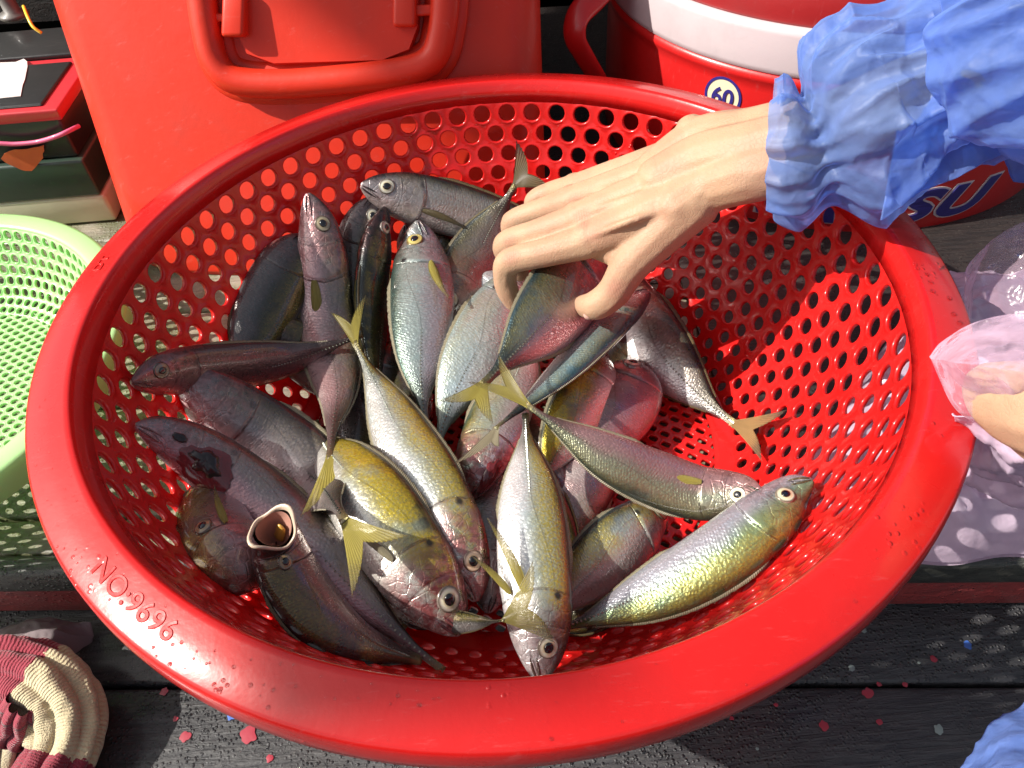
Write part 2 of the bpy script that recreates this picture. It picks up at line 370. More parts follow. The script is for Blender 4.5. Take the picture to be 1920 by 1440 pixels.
def wood(name, c1, c2, moss, wet, axis_ang, wetsc=260):
    m = NT(name); g = m.geo(); mp = m.n('Mapping', i_0=g); mp.inputs['Rotation'].default_value = (0, 0, -axis_ang); mp.inputs['Scale'].default_value = (1, 9, 3)
    gr = m.noise(34, 6, .65, mp.outputs[0], .6); n1 = m.noise(14, 4, .6, g); n2 = m.noise(300, 3, .6, g)
    c = m.mix(m.smooth(gr, .3, .7), c1, c2)
    if moss: c = m.mix(m.math('MULTIPLY', m.smooth(m.math('ADD', n1, m.math('MULTIPLY', m.noise(90, 4, .6, g), .3)), .5, .75), moss), c, (.09, .11, .035))
    c = m.mix(m.math('MULTIPLY', m.smooth(n2, .6, .7), .3 if c2[0] > .1 else .12), c, (.22, .20, .16))
    st = m.smooth(m.noise(9, 5, .65, g), .5, .62); c = m.mix(m.math('MULTIPLY', st, .5), c, m.mix(1, c, (.40, .42, .40), 'MULTIPLY'))
    wv = m.math('MULTIPLY', m.smooth(m.vor(wetsc, g), .45, .1), m.smooth(n1, .35, .6))
    h = m.math('ADD', m.math('MULTIPLY', gr, 1.6), m.math('MULTIPLY', n2, .3))
    nb = m.bump(h, .7, .0016); nb = m.bump(wv, wet, .0016, nb)
    ro = m.math('SUBTRACT', .50, m.math('MULTIPLY', wv, .35))
    m.p(Base_Color=c, Roughness=ro, Normal=nb, Coat_Weight=.35*wet+.05, Coat_Roughness=.2); return m.m
DANG = math.atan2(-.080, .997); DX = np.array([math.cos(DANG), math.sin(DANG), 0]); DY = np.array([-DX[1], DX[0], 0])
M['deck'] = wood('mossy_wood', (.15, .135, .10), (.30, .27, .20), .8, .5, DANG)
M['deckdark'] = wood('dark_wet_wood', (.014, .014, .018), (.050, .049, .052), 0, 1.0, DANG, 330)
M['nose'] = wood('black_wet_edge', (.02, .022, .02), (.06, .06, .05), 0, 1, DANG)
M['redpaint'] = wood('worn_red_paint', (.30, .035, .035), (.20, .03, .03), 0, .4, DANG)
M['wall'] = wood('dark_backing', (.012, .010, .010), (.03, .022, .02), 0, .2, DANG)  # near black; stands for shade behind the coolers and on the deck
M['spot_r'] = plastic('red_paint_spot', (.32, .025, .045), .4, .2)
M['spot_b'] = plastic('blue_paint_spot', (.05, .13, .45), .4, .2)
M['spot_w'] = plastic('grey_paint_spot', (.20, .25, .24), .4, .2)

# ------------------------------------------------------------------ perforated walls
def perforated(name, profile, N, rows, hr, th, mat, center=(0, 0, 0), parent=None, s0=0, s1=1, bulge=.0006, sq=1.0):
    """wall of a colander: rows of staggered round holes, real thickness. profile = [(r,z)...] top to bottom"""
    pr = np.array(profile, float); sl = np.r_[0, np.cumsum(np.linalg.norm(np.diff(pr, axis=0), axis=1))]; Ltot = sl[-1]
    def PR(s):
        return np.interp(s, sl, pr[:, 0]), np.interp(s, sl, pr[:, 1])
    a, b = s0*Ltot, s1*Ltot
    # row heights proportional to the radius
    hs = []; s = a
    rs = [PR(a+(b-a)*(i+.5)/rows)[0] for i in range(rows)]; tot = sum(rs); edges = [a]
    for r in rs: edges.append(edges[-1]+(b-a)*r/tot)
    V, Fc = [], []
    def pt(th_, s, off):
        r, z = PR(s); r1, z1 = PR(min(s+.002, Ltot)); r0, z0 = PR(max(s-.002, 0))
        t = np.array([r1-r0, z1-z0]); t /= np.linalg.norm(t)+1e-12; nn = np.array([t[1], -t[0]])  # towards inside/up
        if nn[1] < 0: nn = -nn
        r += nn[0]*off; z += nn[1]*off
        return (center[0]+r*math.cos(th_), center[1]+r*math.sin(th_), center[2]+z)
    out = [(-.5+k*.25, -.5) for k in range(4)]+[(.5, -.5+k*.25) for k in range(4)]+[(.5-k*.25, .5) for k in range(4)]+[(-.5, .5-k*.25) for k in range(4)]
    angs = [math.atan2(y, x) for x, y in out]
    dt = 2*math.pi/N
    for i in range(rows):
        e0, e1 = edges[i], edges[i+1]; sm = (e0+e1)/2; hh = e1-e0; r = PR(sm)[0]; pitch = min(dt*r, hh*1.12); hr_ = hr[0]+(hr[1]-hr[0])*i/(rows-1) if hasattr(hr, '__len__') else hr; rad = hr_*pitch
        # ring templates: (dtheta, ds, offset)
        lay = [[(x*dt, y*hh, 0) for x, y in out]]
        for k_, off in ((1.32, .0002), (1.18, bulge), (1.06, bulge*.6), (1.0, -.0007), (.98, -th)):
            lay.append([(math.cos(q)*rad*k_/r, math.sin(q)*rad*k_*sq, off) for q in angs])
        lay.append([(x*dt, y*hh, -th) for x, y in out])
        for k in range(N):
            tc = (k+(i % 2)*.5)*dt; base = len(V)
            for L in lay:
                for (du, ds, off) in L: V.append(pt(tc+du, sm+ds, off))
            for l in range(len(lay)-1):
                for j in range(16):
                    A, B = base+l*16+j, base+l*16+(j+1) % 16
                    Fc.append((A, A+16, B+16, B))
    bm = bmesh.new(); vs = [bm.verts.new(p) for p in V]
    for q in Fc: bm.faces.new([vs[i] for i in q])
    bmesh.ops.remove_doubles(bm, verts=bm.verts, dist=4e-5)
    bmesh.ops.recalc_face_normals(bm, faces=bm.faces)
    return bm_obj(name, bm, mat, parent, True), PR(edges[0]), PR(edges[-1])
def floor_grid(name, Rf, px, py, hx, hy, ang, z, th, mat, center=(0, 0), parent=None, p=4, stag=.5):
    """flat floor of staggered rounded-rectangular holes inside a circle"""
    out = [(-.5+k*.25, -.5) for k in range(4)]+[(.5, -.5+k*.25) for k in range(4)]+[(.5-k*.25, .5) for k in range(4)]+[(-.5, .5-k*.25) for k in range(4)]
    ca, sa = math.cos(ang), math.sin(ang); V, Fc = [], []
    def hole(k_):
        L = []
        for x, y in out:
            q = math.atan2(y, x); c, s = math.cos(q), math.sin(q); rr = (abs(c)**p+abs(s)**p)**(-1/p)
            L.append((c*rr*hx/2*k_, s*rr*hy/2*k_))
        return L
    lay = [([(x*px, y*py) for x, y in out], 0), (hole(1.3), .0006), (hole(1.08), .0005), (hole(1), -.0006), (hole(.96), -th), ([(x*px, y*py) for x, y in out], -th)]
    ny = int(Rf/py)+1; nx = int(Rf/px)+2
    for j in range(-ny, ny+1):
        for i in range(-nx, nx+1):
            cx, cy = (i+(j % 2)*stag)*px, j*py
            if math.hypot(cx, cy) > Rf: continue
            base = len(V)
            for L, off in lay:
                for x, y in L:
                    X, Y = cx+x, cy+y; V.append((center[0]+X*ca-Y*sa, center[1]+X*sa+Y*ca, z+off))
            for l in range(len(lay)-1):
                for q in range(16):
                    A, B = base+l*16+q, base+l*16+(q+1) % 16; Fc.append((A, B, B+16, A+16))
    bm = bmesh.new(); vs = [bm.verts.new(q) for q in V]
    for q in Fc: bm.faces.new([vs[i] for i in q])
    bmesh.ops.remove_doubles(bm, verts=bm.verts, dist=4e-5); bmesh.ops.recalc_face_normals(bm, faces=bm.faces)
    return bm_obj(name, bm, mat, parent, True)
def text_mesh(s, size, extrude, offset=0, shear=0, bevel=0, res=4, space=1.0):
    cu = bpy.data.curves.new('lettering', 'FONT'); cu.body = s; cu.size = size; cu.extrude = extrude; cu.offset = offset; cu.shear = shear; cu.bevel_depth = bevel; cu.bevel_resolution = 1
    cu.resolution_u = res; cu.align_x = 'CENTER'; cu.align_y = 'CENTER'; cu.space_character = space
    o = bpy.data.objects.new('lettering', cu); COL.objects.link(o); bpy.context.view_layer.update()
    me = bpy.data.meshes.new_from_object(o.evaluated_get(bpy.context.evaluated_depsgraph_get()))
    bpy.data.objects.remove(o); bpy.data.curves.remove(cu)
    bm = bmesh.new(); bm.from_mesh(me); bmesh.ops.triangulate(bm, faces=bm.faces)
    bmesh.ops.subdivide_edges(bm, edges=[e for e in bm.edges if e.calc_length() > size*.3], cuts=3, use_grid_fill=False)
    v = np.array([q.co[:] for q in bm.verts]); bm.verts.ensure_lookup_table(); f = [[q.index for q in fc.verts] for fc in bm.faces]; bm.free()
    return v, f

# ------------------------------------------------------------------ decks
ZD, ZL = -.174, -.240
def dk(a, b, z): return DX*a + DY*b + np.array([0, 0, z])
nose_b = -.108    # front edge of the upper deck in deck coordinates
deck = tag(bpy.data.objects.new('upper_deck', None), 'weathered mossy upper deck planks under the red basket', None, None, 'structure'); COL.objects.link(deck)
def plank(b0, b1, z, th, mat, parent, a0=-1.0, a1=1.0, nm='plank', bev=.003):
    return box(nm, [dk(a0, b0, z-th), dk(a1, b0, z-th), dk(a1, b1, z-th), dk(a0, b1, z-th), dk(a0, b0, z), dk(a1, b0, z), dk(a1, b1, z), dk(a0, b1, z)], mat, parent, bev, 2, True)
plank(nose_b-.000, nose_b+.018, ZD+.002, .030, M['nose'], deck, bev=.006)
bb = nose_b+.0185
for wdt in (.032, .11, .12, .115, .12, .12, .12, .12): plank(bb, bb+wdt-.003, ZD-random.random()*.001, .02, M['deck'], deck); bb += wdt
face = box('painted_fascia', [dk(-1, nose_b+.003, ZL+.004), dk(1, nose_b+.003, ZL+.004), dk(1, nose_b+.02, ZL+.004), dk(-1, nose_b+.02, ZL+.004), dk(-1, nose_b+.003, ZD-.018), dk(1, nose_b+.003, ZD-.018), dk(1, nose_b+.02, ZD-.018), dk(-1, nose_b+.02, ZD-.018)], M['redpaint'], deck, .002)
low = tag(bpy.data.objects.new('lower_deck', None), 'dark wet lower deck planks with paint spots in front of the basket', None, None, 'structure'); COL.objects.link(low)
bb = nose_b+.10
for wdt in (.155, .085, .10, .10, .10, .10): plank(bb-wdt+.0025, bb, ZL-random.random()*.001, .02, M['deckdark'], low); bb -= wdt
mesh('under_boards', [dk(-1.2, -.8, ZL-.03), dk(1.2, -.8, ZL-.03), dk(1.2, 1.0, ZL-.03), dk(-1.2, 1.0, ZL-.03)], [(0, 1, 2, 3)], M['wall'], low)
for px, py, r, m_ in ((740/2.4, 1297, .0035, 'spot_r'), (790/2.4, 840+1220/2.4, .0022, 'spot_r'), (348, 1381, .0045, 'spot_r'), (434, 1343, .0038, 'spot_b'), (466, 1378, .0075, 'spot_r'), (506, 1422, .003, 'spot_r'),
                     (1545, 1361, .0040, 'spot_r'), (1750, 1236, .0030, 'spot_r'), (1814, 1210, .0036, 'spot_b'), (1627, 1300, .0045, 'spot_r'), (1648, 1283, .002, 'spot_r'), (1697, 1284, .0022, 'spot_r'), (1619, 1182, .0026, 'spot_w'), (1597, 1253, .003, 'spot_w'), (1649, 1354, .0025, 'spot_r'), (1455, 1322, .0018, 'spot_r'), (1760, 1368, .004, 'spot_w'), (1723, 1243, .0012, 'spot_w'), (1372, 1347, .0018, 'spot_r'), (1420, 1404, .0014, 'spot_w')):
    r *= .8; c = P(px, py, ZL); n = 40; v = [tuple(c+np.array([0, 0, .0006]))]
    for k in range(n):
        rr = r*(1+.45*noise.noise((px+1.3*math.cos(2*math.pi*k/n), py+1.3*math.sin(2*math.pi*k/n), 0)))
        v.append((c[0]+rr*math.cos(2*math.pi*k/n), c[1]+rr*math.sin(2*math.pi*k/n), ZL+.0003))
    mesh('paint_spot', v, [(0, 1+k, 1+(k+1) % n) for k in range(n)], M[m_], low)
backdrop = mesh('dark_backdrop', [(-1.2, .95, ZD), (1.2, .85, ZD), (1.2, .85, .6), (-1.2, .95, .6), (-1.2, .98, ZD), (1.2, .88, ZD), (1.2, .88, .6), (-1.2, .98, .6)], [(0, 1, 2, 3), (4, 7, 6, 5), (3, 2, 6, 7), (0, 4, 5, 1), (0, 3, 7, 4), (1, 5, 6, 2)], M['wall'], None, False)  # dark backdrop added so the gap between the coolers goes black
tag(backdrop, 'dark backdrop added behind the red coolers to blacken the gap', None, None, 'structure')

# ------------------------------------------------------------------ red basket
basket = empty('plastic_basket', (0, 0, ZB-.006), 'large round red plastic colander basket full of fish', 'basket')
wal, top_, bot_ = perforated('perforated_wall', WALL[1:], 72, 11, (.355, .30), .0028, M['redthin'], parent=basket, s0=.055, s1=.965, bulge=.00035)
# plain band, flange, lip
fl = [(.2760, -.0250), (.2772, -.0225), (.2775, -.016), (.2770, -.0085), (.2762, -.0058), (.2745, -.0045), (.262, -.0016), (.254, .0006), (.2515, .0010), (.2500, .0002), (.2488, -.0025), (.2475, -.006), (top_[0], top_[1]),
      (top_[0]+.0028, top_[1]+.001), (.2500, -.012), (.2522, -.0035), (.256, -.0024), (.2735, -.0075), (.2748, -.012), (.2748, -.022), (.2760, -.0250)]
lathe('rim', fl, M['red'], n=192, parent=basket)
lathe('floor_ring', [(bot_[0]+.001, bot_[1]), (RB+.0005, ZB+.0030), (.161, ZB+.0016), (.1565, ZB+.0012), (.1565, ZB-.003), (RB+.003, ZB-.003), (RB+.006, ZB-.009), (RB+.002, ZB-.009), (bot_[0]+.001, bot_[1])][::-1], M['red'], n=128, parent=basket)
floor_grid('perforated_floor', .159, .0110, .0086, .0066, .0048, R(-38), ZB, .0024, M['red'], parent=basket)
for k in range(6): # low stiffening ribs on the inside of the wall
    pass
def on_flange(a, t, h):
    """angle, distance outwards from the inner edge of the flange, height above it"""
    r = .2515+t; z = np.interp(r, [.2515, .254, .262, .2745], [.0010, .0006, -.0016, -.0045]); return np.array([r*math.cos(a), r*math.sin(a), z+h])
v, f = text_mesh('NO:9696', .0150, .00005, 0, 0, .0003, 5, 1.04)
a_mid = math.atan2(*(P(262, 1104, 0)[[1, 0]])); rm = .262
nv = [on_flange(a_mid+x/rm, .0122-y*.85, z*1.0+.00005) for x, y, z in v]
mesh('embossed_lettering', nv, f, M['red'], basket)
v, f = text_mesh('DT', .012, .0003, 0, 0, .0002, 4, 1.0)
a2 = math.atan2(*(P(195, 490, 0)[[1, 0]])); mesh('embossed_mark', [on_flange(a2-x/rm, .0115+y*.8, max(z, -.0001)+.0001) for x, y, z in v], f, M['red'], basket)

# ------------------------------------------------------------------ fish
HP = [(0, .09), (.015, .24), (.04, .42), (.08, .61), (.12, .74), (.17, .85), (.23, .93), (.3, .985), (.38, 1), (.5, .965), (.6, .87), (.7, .69), (.79, .44), (.86, .24), (.92, .125), (.96, .105), (1, .12)]
WP = [(0, .10), (.03, .36), (.08, .62), (.15, .86), (.25, 1), (.4, 1), (.55, .86), (.7, .57), (.85, .28), (.95, .12), (1, .06)]
UU = np.concatenate([np.linspace(0, .3, 58)[:-1], np.linspace(.3, 1, 62)]); NPH = 44
LOOKS = {
 'silver': dict(back=(.03, .05, .055), mid=(.27, .32, .31), belly=(.56, .58, .57), gold=.25, pinkhead=.2, pinkbelly=.1),
 'gold': dict(back=(.035, .04, .02), mid=(.28, .31, .22), belly=(.68, .69, .65), gold=.9, pinkhead=.8, pinkbelly=.1),
 'pink': dict(back=(.055, .05, .05), mid=(.25, .22, .215), belly=(.52, .43, .42), gold=.1, pinkhead=.6, pinkbelly=.6),
 'dark': dict(back=(.008, .012, .012), mid=(.03, .036, .034), belly=(.12, .12, .115), gold=.15, pinkhead=.2, pinkbelly=.1),  # near black; on the filler fish it paints the shade of the gaps
 'blue': dict(back=(.02, .04, .045), mid=(.15, .19, .19), belly=(.52, .50, .48), gold=.2, pinkhead=.2, pinkbelly=.4),
 'green': dict(back=(.05, .08, .04), mid=(.15, .20, .12), belly=(.40, .39, .39), gold=.35, pinkhead=.2, pinkbelly=.05),
 'pale': dict(back=(.06, .10, .09), mid=(.38, .46, .45), belly=(.70, .73, .73), gold=.25, pinkhead=.3, pinkbelly=.05),
 'grey': dict(back=(.022, .024, .026), mid=(.16, .155, .155), belly=(.42, .39, .38), gold=.1, pinkhead=.2, pinkbelly=.2),
}
FISH_GROUP = 'fresh scad fish piled in the red basket'
class Body:
    def __init__(s, pts, W, side, roll, thick, hp=HP, wp=WP, gill=1.0):
        P3 = [tuple(pile(*p[:3])) + (float(roll if not hasattr(roll, '__len__') else roll[i]),) for i, p in enumerate(pts)]
        s.c, s.L = catmull(P3, UU); s.T = np.gradient(s.c[:, :3], UU, axis=0); s.T /= np.linalg.norm(s.T, axis=1)[:, None]
        mid = s.c[len(UU)//2, :3]; s.Hm = W*((mid-CAM)@fw)/F
        N0 = CAM-s.c[:, :3]; N0 -= s.T*(N0*s.T).sum(1)[:, None]; N0 /= np.linalg.norm(N0, axis=1)[:, None]
        D0 = np.cross(N0, s.T)*side; ro = np.radians(s.c[:, 3])[:, None]
        s.D = D0*np.cos(ro)+N0*np.sin(ro); s.N = N0*np.cos(ro)-D0*np.sin(ro)
        s.h = table(hp, UU)*s.Hm/2; s.w = table(wp, UU)*s.Hm*thick/2; s.gill = gill
    def pt(s, i, ph, lift=0):
        """surface point at ring i (float ok), angle ph: 0 dorsal, pi/2 on the side facing N, pi ventral"""
        i = np.clip(i, 0, len(UU)-1.001); k = int(i); t = i-k
        L = lambda A: A[k]*(1-t)+A[k+1]*t
        u = L(UU); c, D, N, h, w_ = L(s.c[:, :3]), L(s.D), L(s.N), L(s.h), L(s.w)
        sp = math.sin(ph); ws = math.copysign(abs(sp)**1.12, sp); cp = math.cos(ph)
        if cp < 0: h = h*1.04
        ue = .232+.028*sp*sp-.015*max(0, cp)
        g = 0
        if .05 < u < ue+.006: g = min(1, (u-.05)/.12)*min(1, max(0, (ue+.006-u)/.006))*.060*s.gill
        pre = .135+.02*sp*sp
        if pre < u < pre+.012: g -= .012*s.gill
        if getattr(s, 'gape', False) and u < .14: c = c + s.T[0]*s.Hm*(.24*sp*sp-.10)*(1-u/.14)**1.5
        return c + D*(cp*h*(1+g*.3)) + N*(ws*(w_+g*s.Hm*.5*abs(sp)) ) + (D*cp*.5+N*ws)*lift
    def idx(s, u): return np.interp(u, UU, np.arange(len(UU)))
def fish(label, pts, W, side=1, roll=0, thick=.44, look='silver', tail=None, tailm='fin_y', tlen=.17, eyes=1, eye_u=.098, eye_ph=.40, pec=1, pecm='fin_y', pec_lift=.12, pec_ang=0, pec_len=.225, scutes=True, mouth=None, tint=(1, 1, 1), seed=None, gill=1.0, over=None, dors=True, hp=HP, wp=WP, pec_ph=.60, eye_r=.138, pecs=None):
    b = Body(pts, W*.95, side, roll, thick, hp, wp, gill); b.gape = bool(mouth); sd_ = seed if seed is not None else random.random()*50
    root = empty('scad_fish', b.c[len(UU)//2, :3], label, 'fish', FISH_GROUP)
    V, UV = [], []
    for i in range(len(UU)):
        for j in range(NPH):
            ph = 2*math.pi*j/NPH; V.append(b.pt(i, ph)); UV.append((UU[i], 1-abs(1-ph/math.pi)))
    Fc = [q[::-1] for q in grid_faces(len(UU), NPH, True)]
    if not mouth: Fc.append(tuple(range(NPH)))
    Fc.append(tuple(range((len(UU)-1)*NPH, len(UU)*NPH))[::-1])
    body = mesh('body', V, Fc, M['skin'], root, True, UV)
    lk = dict(LOOKS[look]); lk.update(over or {})
    for k, vv in lk.items(): body[k] = vv
    body['seed'] = sd_; body['spot'] = .9 if look in ('pale', 'gold', 'silver') else .5
    # eyes
    for sgn in ((1, -1) if eyes == 2 else (1,) if eyes == 1 else ()):
        i0 = b.idx(eye_u); ph = math.pi*eye_ph*sgn; p0 = b.pt(i0, ph)
        du = unit(b.pt(i0+2, ph)-b.pt(i0-2, ph)); dp = unit(b.pt(i0, ph+.12*sgn)-b.pt(i0, ph-.12*sgn)); n = unit(np.cross(du, dp)); 
        if n@(p0-b.c[int(i0), :3]) < 0: n = -n
        re = b.Hm*eye_r
        ev, euv = [], []; K = 28
        prof = [(1.12, -.25, 1), (1.06, .10, .98), (.97, .20, .93), (.86, .17, .85), (.72, .24, .7), (.58, .31, .56), (.46, .345, .45), (.40, .33, .35), (.0001, .33, 0)]
        for rr, hh, q in prof:
            for k in range(K):
                a = 2*math.pi*k/K; ev.append(p0+(du*math.cos(a)+dp*math.sin(a)*.94)*re*rr+n*re*hh*.75); euv.append((q, 0))
        e = mesh('eye', ev, grid_faces(len(prof), K, True), M['iris'], root, True, euv); e['tint'] = tint
        pv = []
        for rr, hh in ((.50, .30), (.47, .40), (.40, .47), (.28, .52), (.14, .545), (.0001, .55)):
            for k in range(K):
                a = 2*math.pi*k/K; pv.append(p0+(du*math.cos(a)*1.05+dp*math.sin(a)*.92)*re*rr+n*re*hh*.75)
        mesh('pupil', pv, grid_faces(6, K, True), M['pupil'], e, True)
    # jaw: a thin lip line on each side
    if not mouth:
        for nm, ph0, ph1, r in (('upper_jaw', .50, .56, .016), ('lower_jaw', .66, .66, .018)):
            us = [.006, .025, .045, .066]
            pts_ = [b.pt(b.idx(u), math.pi*(ph0+(ph1-ph0)*k/3)*(1), .0002) for k, u in enumerate(us)]
            mesh_ = tube(nm, pts_, [b.Hm*r*.7, b.Hm*r, b.Hm*r*.9, b.Hm*r*.3], M['skin'], root, 8, 14)
            for k, vv in lk.items(): mesh_[k] = vv
            mesh_['seed'] = sd_
    else:
        i0 = 0; c0 = b.c[0, :3]; T0 = b.T[0]; K = 36
        def ringp(du_, sc, wob=0):
            return [c0 + T0*b.Hm*(du_+(.24*math.sin(a)**2-.10)*(1 if wob else .6)) + (b.D[0]*math.cos(a)*b.h[0]*sc*(1+.12*math.cos(2*a)*wob) + b.N[0]*math.sin(a)*b.w[0]*sc*1.05)*(1+.28*wob*noise.noise(Vector((math.cos(a)*1.3, math.sin(a)*1.3, 5)))+.10*wob*abs(math.cos(a))**6) for a in [2*math.pi*k/K for k in range(K)]]
        rr = []
        for du_, sc in ((.05, 1.0), (-.02, 1.07), (-.06, 1.07), (-.07, .99), (-.03, .91), (.02, .87)): rr += ringp(du_, sc, 1)
        mesh('lips', rr, grid_faces(6, K, True), M['lip'], root)
        rr = []
        for du_, sc in ((-.02, .84), (.12, .78), (.3, .66), (.5, .4), (.6, .05)): rr += ringp(du_, sc)
        mesh('mouth_lining', rr, grid_faces(5, K, True), M['gum'], root)
        q = c0+T0*b.Hm*.16-b.D[0]*b.h[0]*.42
        tube('tongue', [q, q+T0*b.Hm*.10, q+T0*b.Hm*.35+b.D[0]*b.h[0]*.2], [b.h[0]*.16, b.h[0]*.26, b.h[0]*.3], M['tongue'], root, 14, 16, .45, tuple(b.D[0]))
    # tail
    if tail is not False:
        r0 = b.pt(b.idx(.985), 0)*.5+b.pt(b.idx(.985), math.pi)*.5; T = b.T[-1]; D = b.D[-1]; N = b.N[-1]
        if tail: t1, t2 = pile(*tail[0]), pile(*tail[1])
        else: t1 = r0+T*b.L*tlen+D*b.L*.10; t2 = r0+T*b.L*tlen-D*b.L*.10
        d1, d2 = t1-r0, t2-r0; l1, l2 = np.linalg.norm(d1), np.linalg.norm(d2); a_, b_ = d1/l1, d2/l2
        om = math.acos(float(np.clip(a_@b_, -.999, .999))); nA, nR = 41, 12; tv, tuv = [], []
        nrm = unit(np.cross(a_, b_))
        for sg in (1, -1):
            for i in range(nA):
                t = i/(nA-1); dr = (math.sin((1-t)*om)*a_+math.sin(t*om)*b_)/math.sin(om)
                m_ = abs(2*t-1); ln = (l1*(1-t)+l2*t)*(.46+.54*m_**1.25)*(1-.05*(i % 2)*m_)
                if m_ > .93: ln *= 1
                for j in range(nR):
                    q = j/(nR-1)
                    base = r0 + (b.D[-1] if (b.D[-1]@(a_-b_)) > 0 else -b.D[-1])*b.h[-1]*(1-2*t)*.9
                    pp = base*(1-q)**2 + (r0+dr*ln*q)*(1-(1-q)**2)
                    pp = pp + nrm*(.0006*sg*(1-q*.8)+.0016*math.sin(t*9+sd_)*q*l1*12*.3) 
                    tv.append(pp); tuv.append((q*ln/max(l1, l2), t))
        n_ = nA*nR; ff = grid_faces(nA, nR); ff = ff+[tuple(x+n_ for x in q[::-1]) for q in ff]
        rim_ = [i*nR+nR-1 for i in range(nA)]
        for x, y in zip(rim_, rim_[1:]): ff.append((x, y, y+n_, x+n_))
        for x in range(nR-1): ff.append((x, x+1, x+1+n_, x+n_)); y = (nA-1)*nR+x; ff.append((y, y+1, y+1+n_, y+n_))
        mesh('tail_fin', tv, ff, M[tailm], root, True, tuv)
    # pectoral fin, on the side facing the camera
    if pec:
      for pec_ph, pec_ang, pec_len in (pecs or [(pec_ph, pec_ang, pec_len)]):
        sv = []; suv = []; nA, nR = 24, 9; Lf = b.L*pec_len; i0 = b.idx(.262); ph = math.pi*pec_ph; p0 = b.pt(i0, ph, .001)
        T = b.T[int(i0)]; D = b.D[int(i0)]; N = b.N[int(i0)]; ca, sa = math.cos(R(pec_ang)), math.sin(R(pec_ang))
        ax = T*ca-D*sa; bx = D*ca+T*sa
        for sg in (1, -1):
            for i in range(nA):
                t = i/(nA-1); wd = Lf*.082*np.interp(t, [0, .08, .25, .5, .75, 1], [.45, .75, 1, .85, .5, .05])+.0003
                for j in range(nR):
                    q = j/(nR-1)-.5
                    sv.append(p0+ax*Lf*t+bx*(q*wd*1.6-Lf*.14*t*t)+N*(Lf*pec_lift*t+.0010-.03*Lf*(2*q)**2+sg*.00025)); suv.append((t, q+.5))
        n_ = nA*nR; ff = grid_faces(nA, nR); ff = ff+[tuple(x+n_ for x in q[::-1]) for q in ff]
        for i in range(nA-1):
            for x in (i*nR, i*nR+nR-1): ff.append((x, x+nR, x+nR+n_, x+n_))
        mesh('pectoral_fin', sv, ff, M[pecm], root, True, suv)
    # dorsal and anal fins, folded low
    if dors:
        for nm, ph, ua, ub, hgt in (('dorsal_fin', 0, .30, .86, .085), ('anal_fin', math.pi, .52, .87, .07)):
            n = 44; sv = []; suv = []
            for k in range(n):
                u = ua+(ub-ua)*k/(n-1); i0 = b.idx(u); base = b.pt(i0, ph); D = b.D[int(i0)]*(1 if ph == 0 else -1); T = b.T[int(i0)]; N = b.N[int(i0)]
                e = hgt*b.Hm*(.75+.25*abs(math.sin(k*1.25)))*(1 if k > 5 else k/5+.1)*(1.0-.75*k/n)*.7
                sv += [base-D*.001+N*.0004, base+D*e+T*e*.9+N*.0002, base+D*e+T*e*.9-N*.0002, base-D*.001-N*.0004]
                suv += [(0, k*.1), (.8, k*.1), (.8, k*.1), (0, k*.1)]
            ff = grid_faces(n, 4); mesh(nm, sv, ff, M['fin_p' if look not in ('dark', 'grey') else 'fin_d'], root, True, suv)
    if scutes:
        sv, ff = [], []
        for sgn in (1, -1):
            for k in range(26):
                u = .60+.36*k/25; i0 = b.idx(u); ph = math.pi*.5*sgn; p0 = b.pt(i0, ph); T = b.T[int(i0)]; N = b.N[int(i0)]*sgn; D = b.D[int(i0)]
                s_2 = b.Hm*.015*(1-.3*abs(k-16)/16); o = len(sv)
                sv += [p0-T*s_2*1.3, p0+D*s_2*1.5, p0-D*s_2*1.5, p0+T*s_2*1.3+N*s_2*1.5, p0-N*s_2]
                ff += [(o, o+1, o+3), (o, o+3, o+2), (o+1, o+4, o+3), (o+2, o+3, o+4)]
        mesh('scutes', sv, ff, M['scute'], root, False)
    return root, b
def patch_on(root, b, nm, mat, u0, u1, a0, a1, lift=.0006, sink=.0, jag=.12, seed=1):
    """irregular patch following the body surface: a wound, the painted dark of an opening"""
    V = []; nA, nR = 30, 7; um, am = (u0+u1)/2, (a0+a1)/2
    for j in range(nR):
        q = 1-j/(nR-1)
        for k in range(nA):
            t = 2*math.pi*k/nA; jr = 1+jag*2*noise.noise(Vector((math.cos(t)*2+seed, math.sin(t)*2, seed)))
            u = um+math.cos(t)*q*jr*(u1-u0)/2; a = am+math.sin(t)*q*jr*(a1-a0)/2
            V.append(b.pt(b.idx(u), math.pi*a, lift)+b.N[int(b.idx(u))]*(lift*(1-q**6)*1.0-sink*(1-q**2)+.0006*(1-q)*noise.noise(Vector((t*2, q*5, seed)))))
    return mesh(nm, V, grid_faces(nR, nA, True), M[mat], root, True)
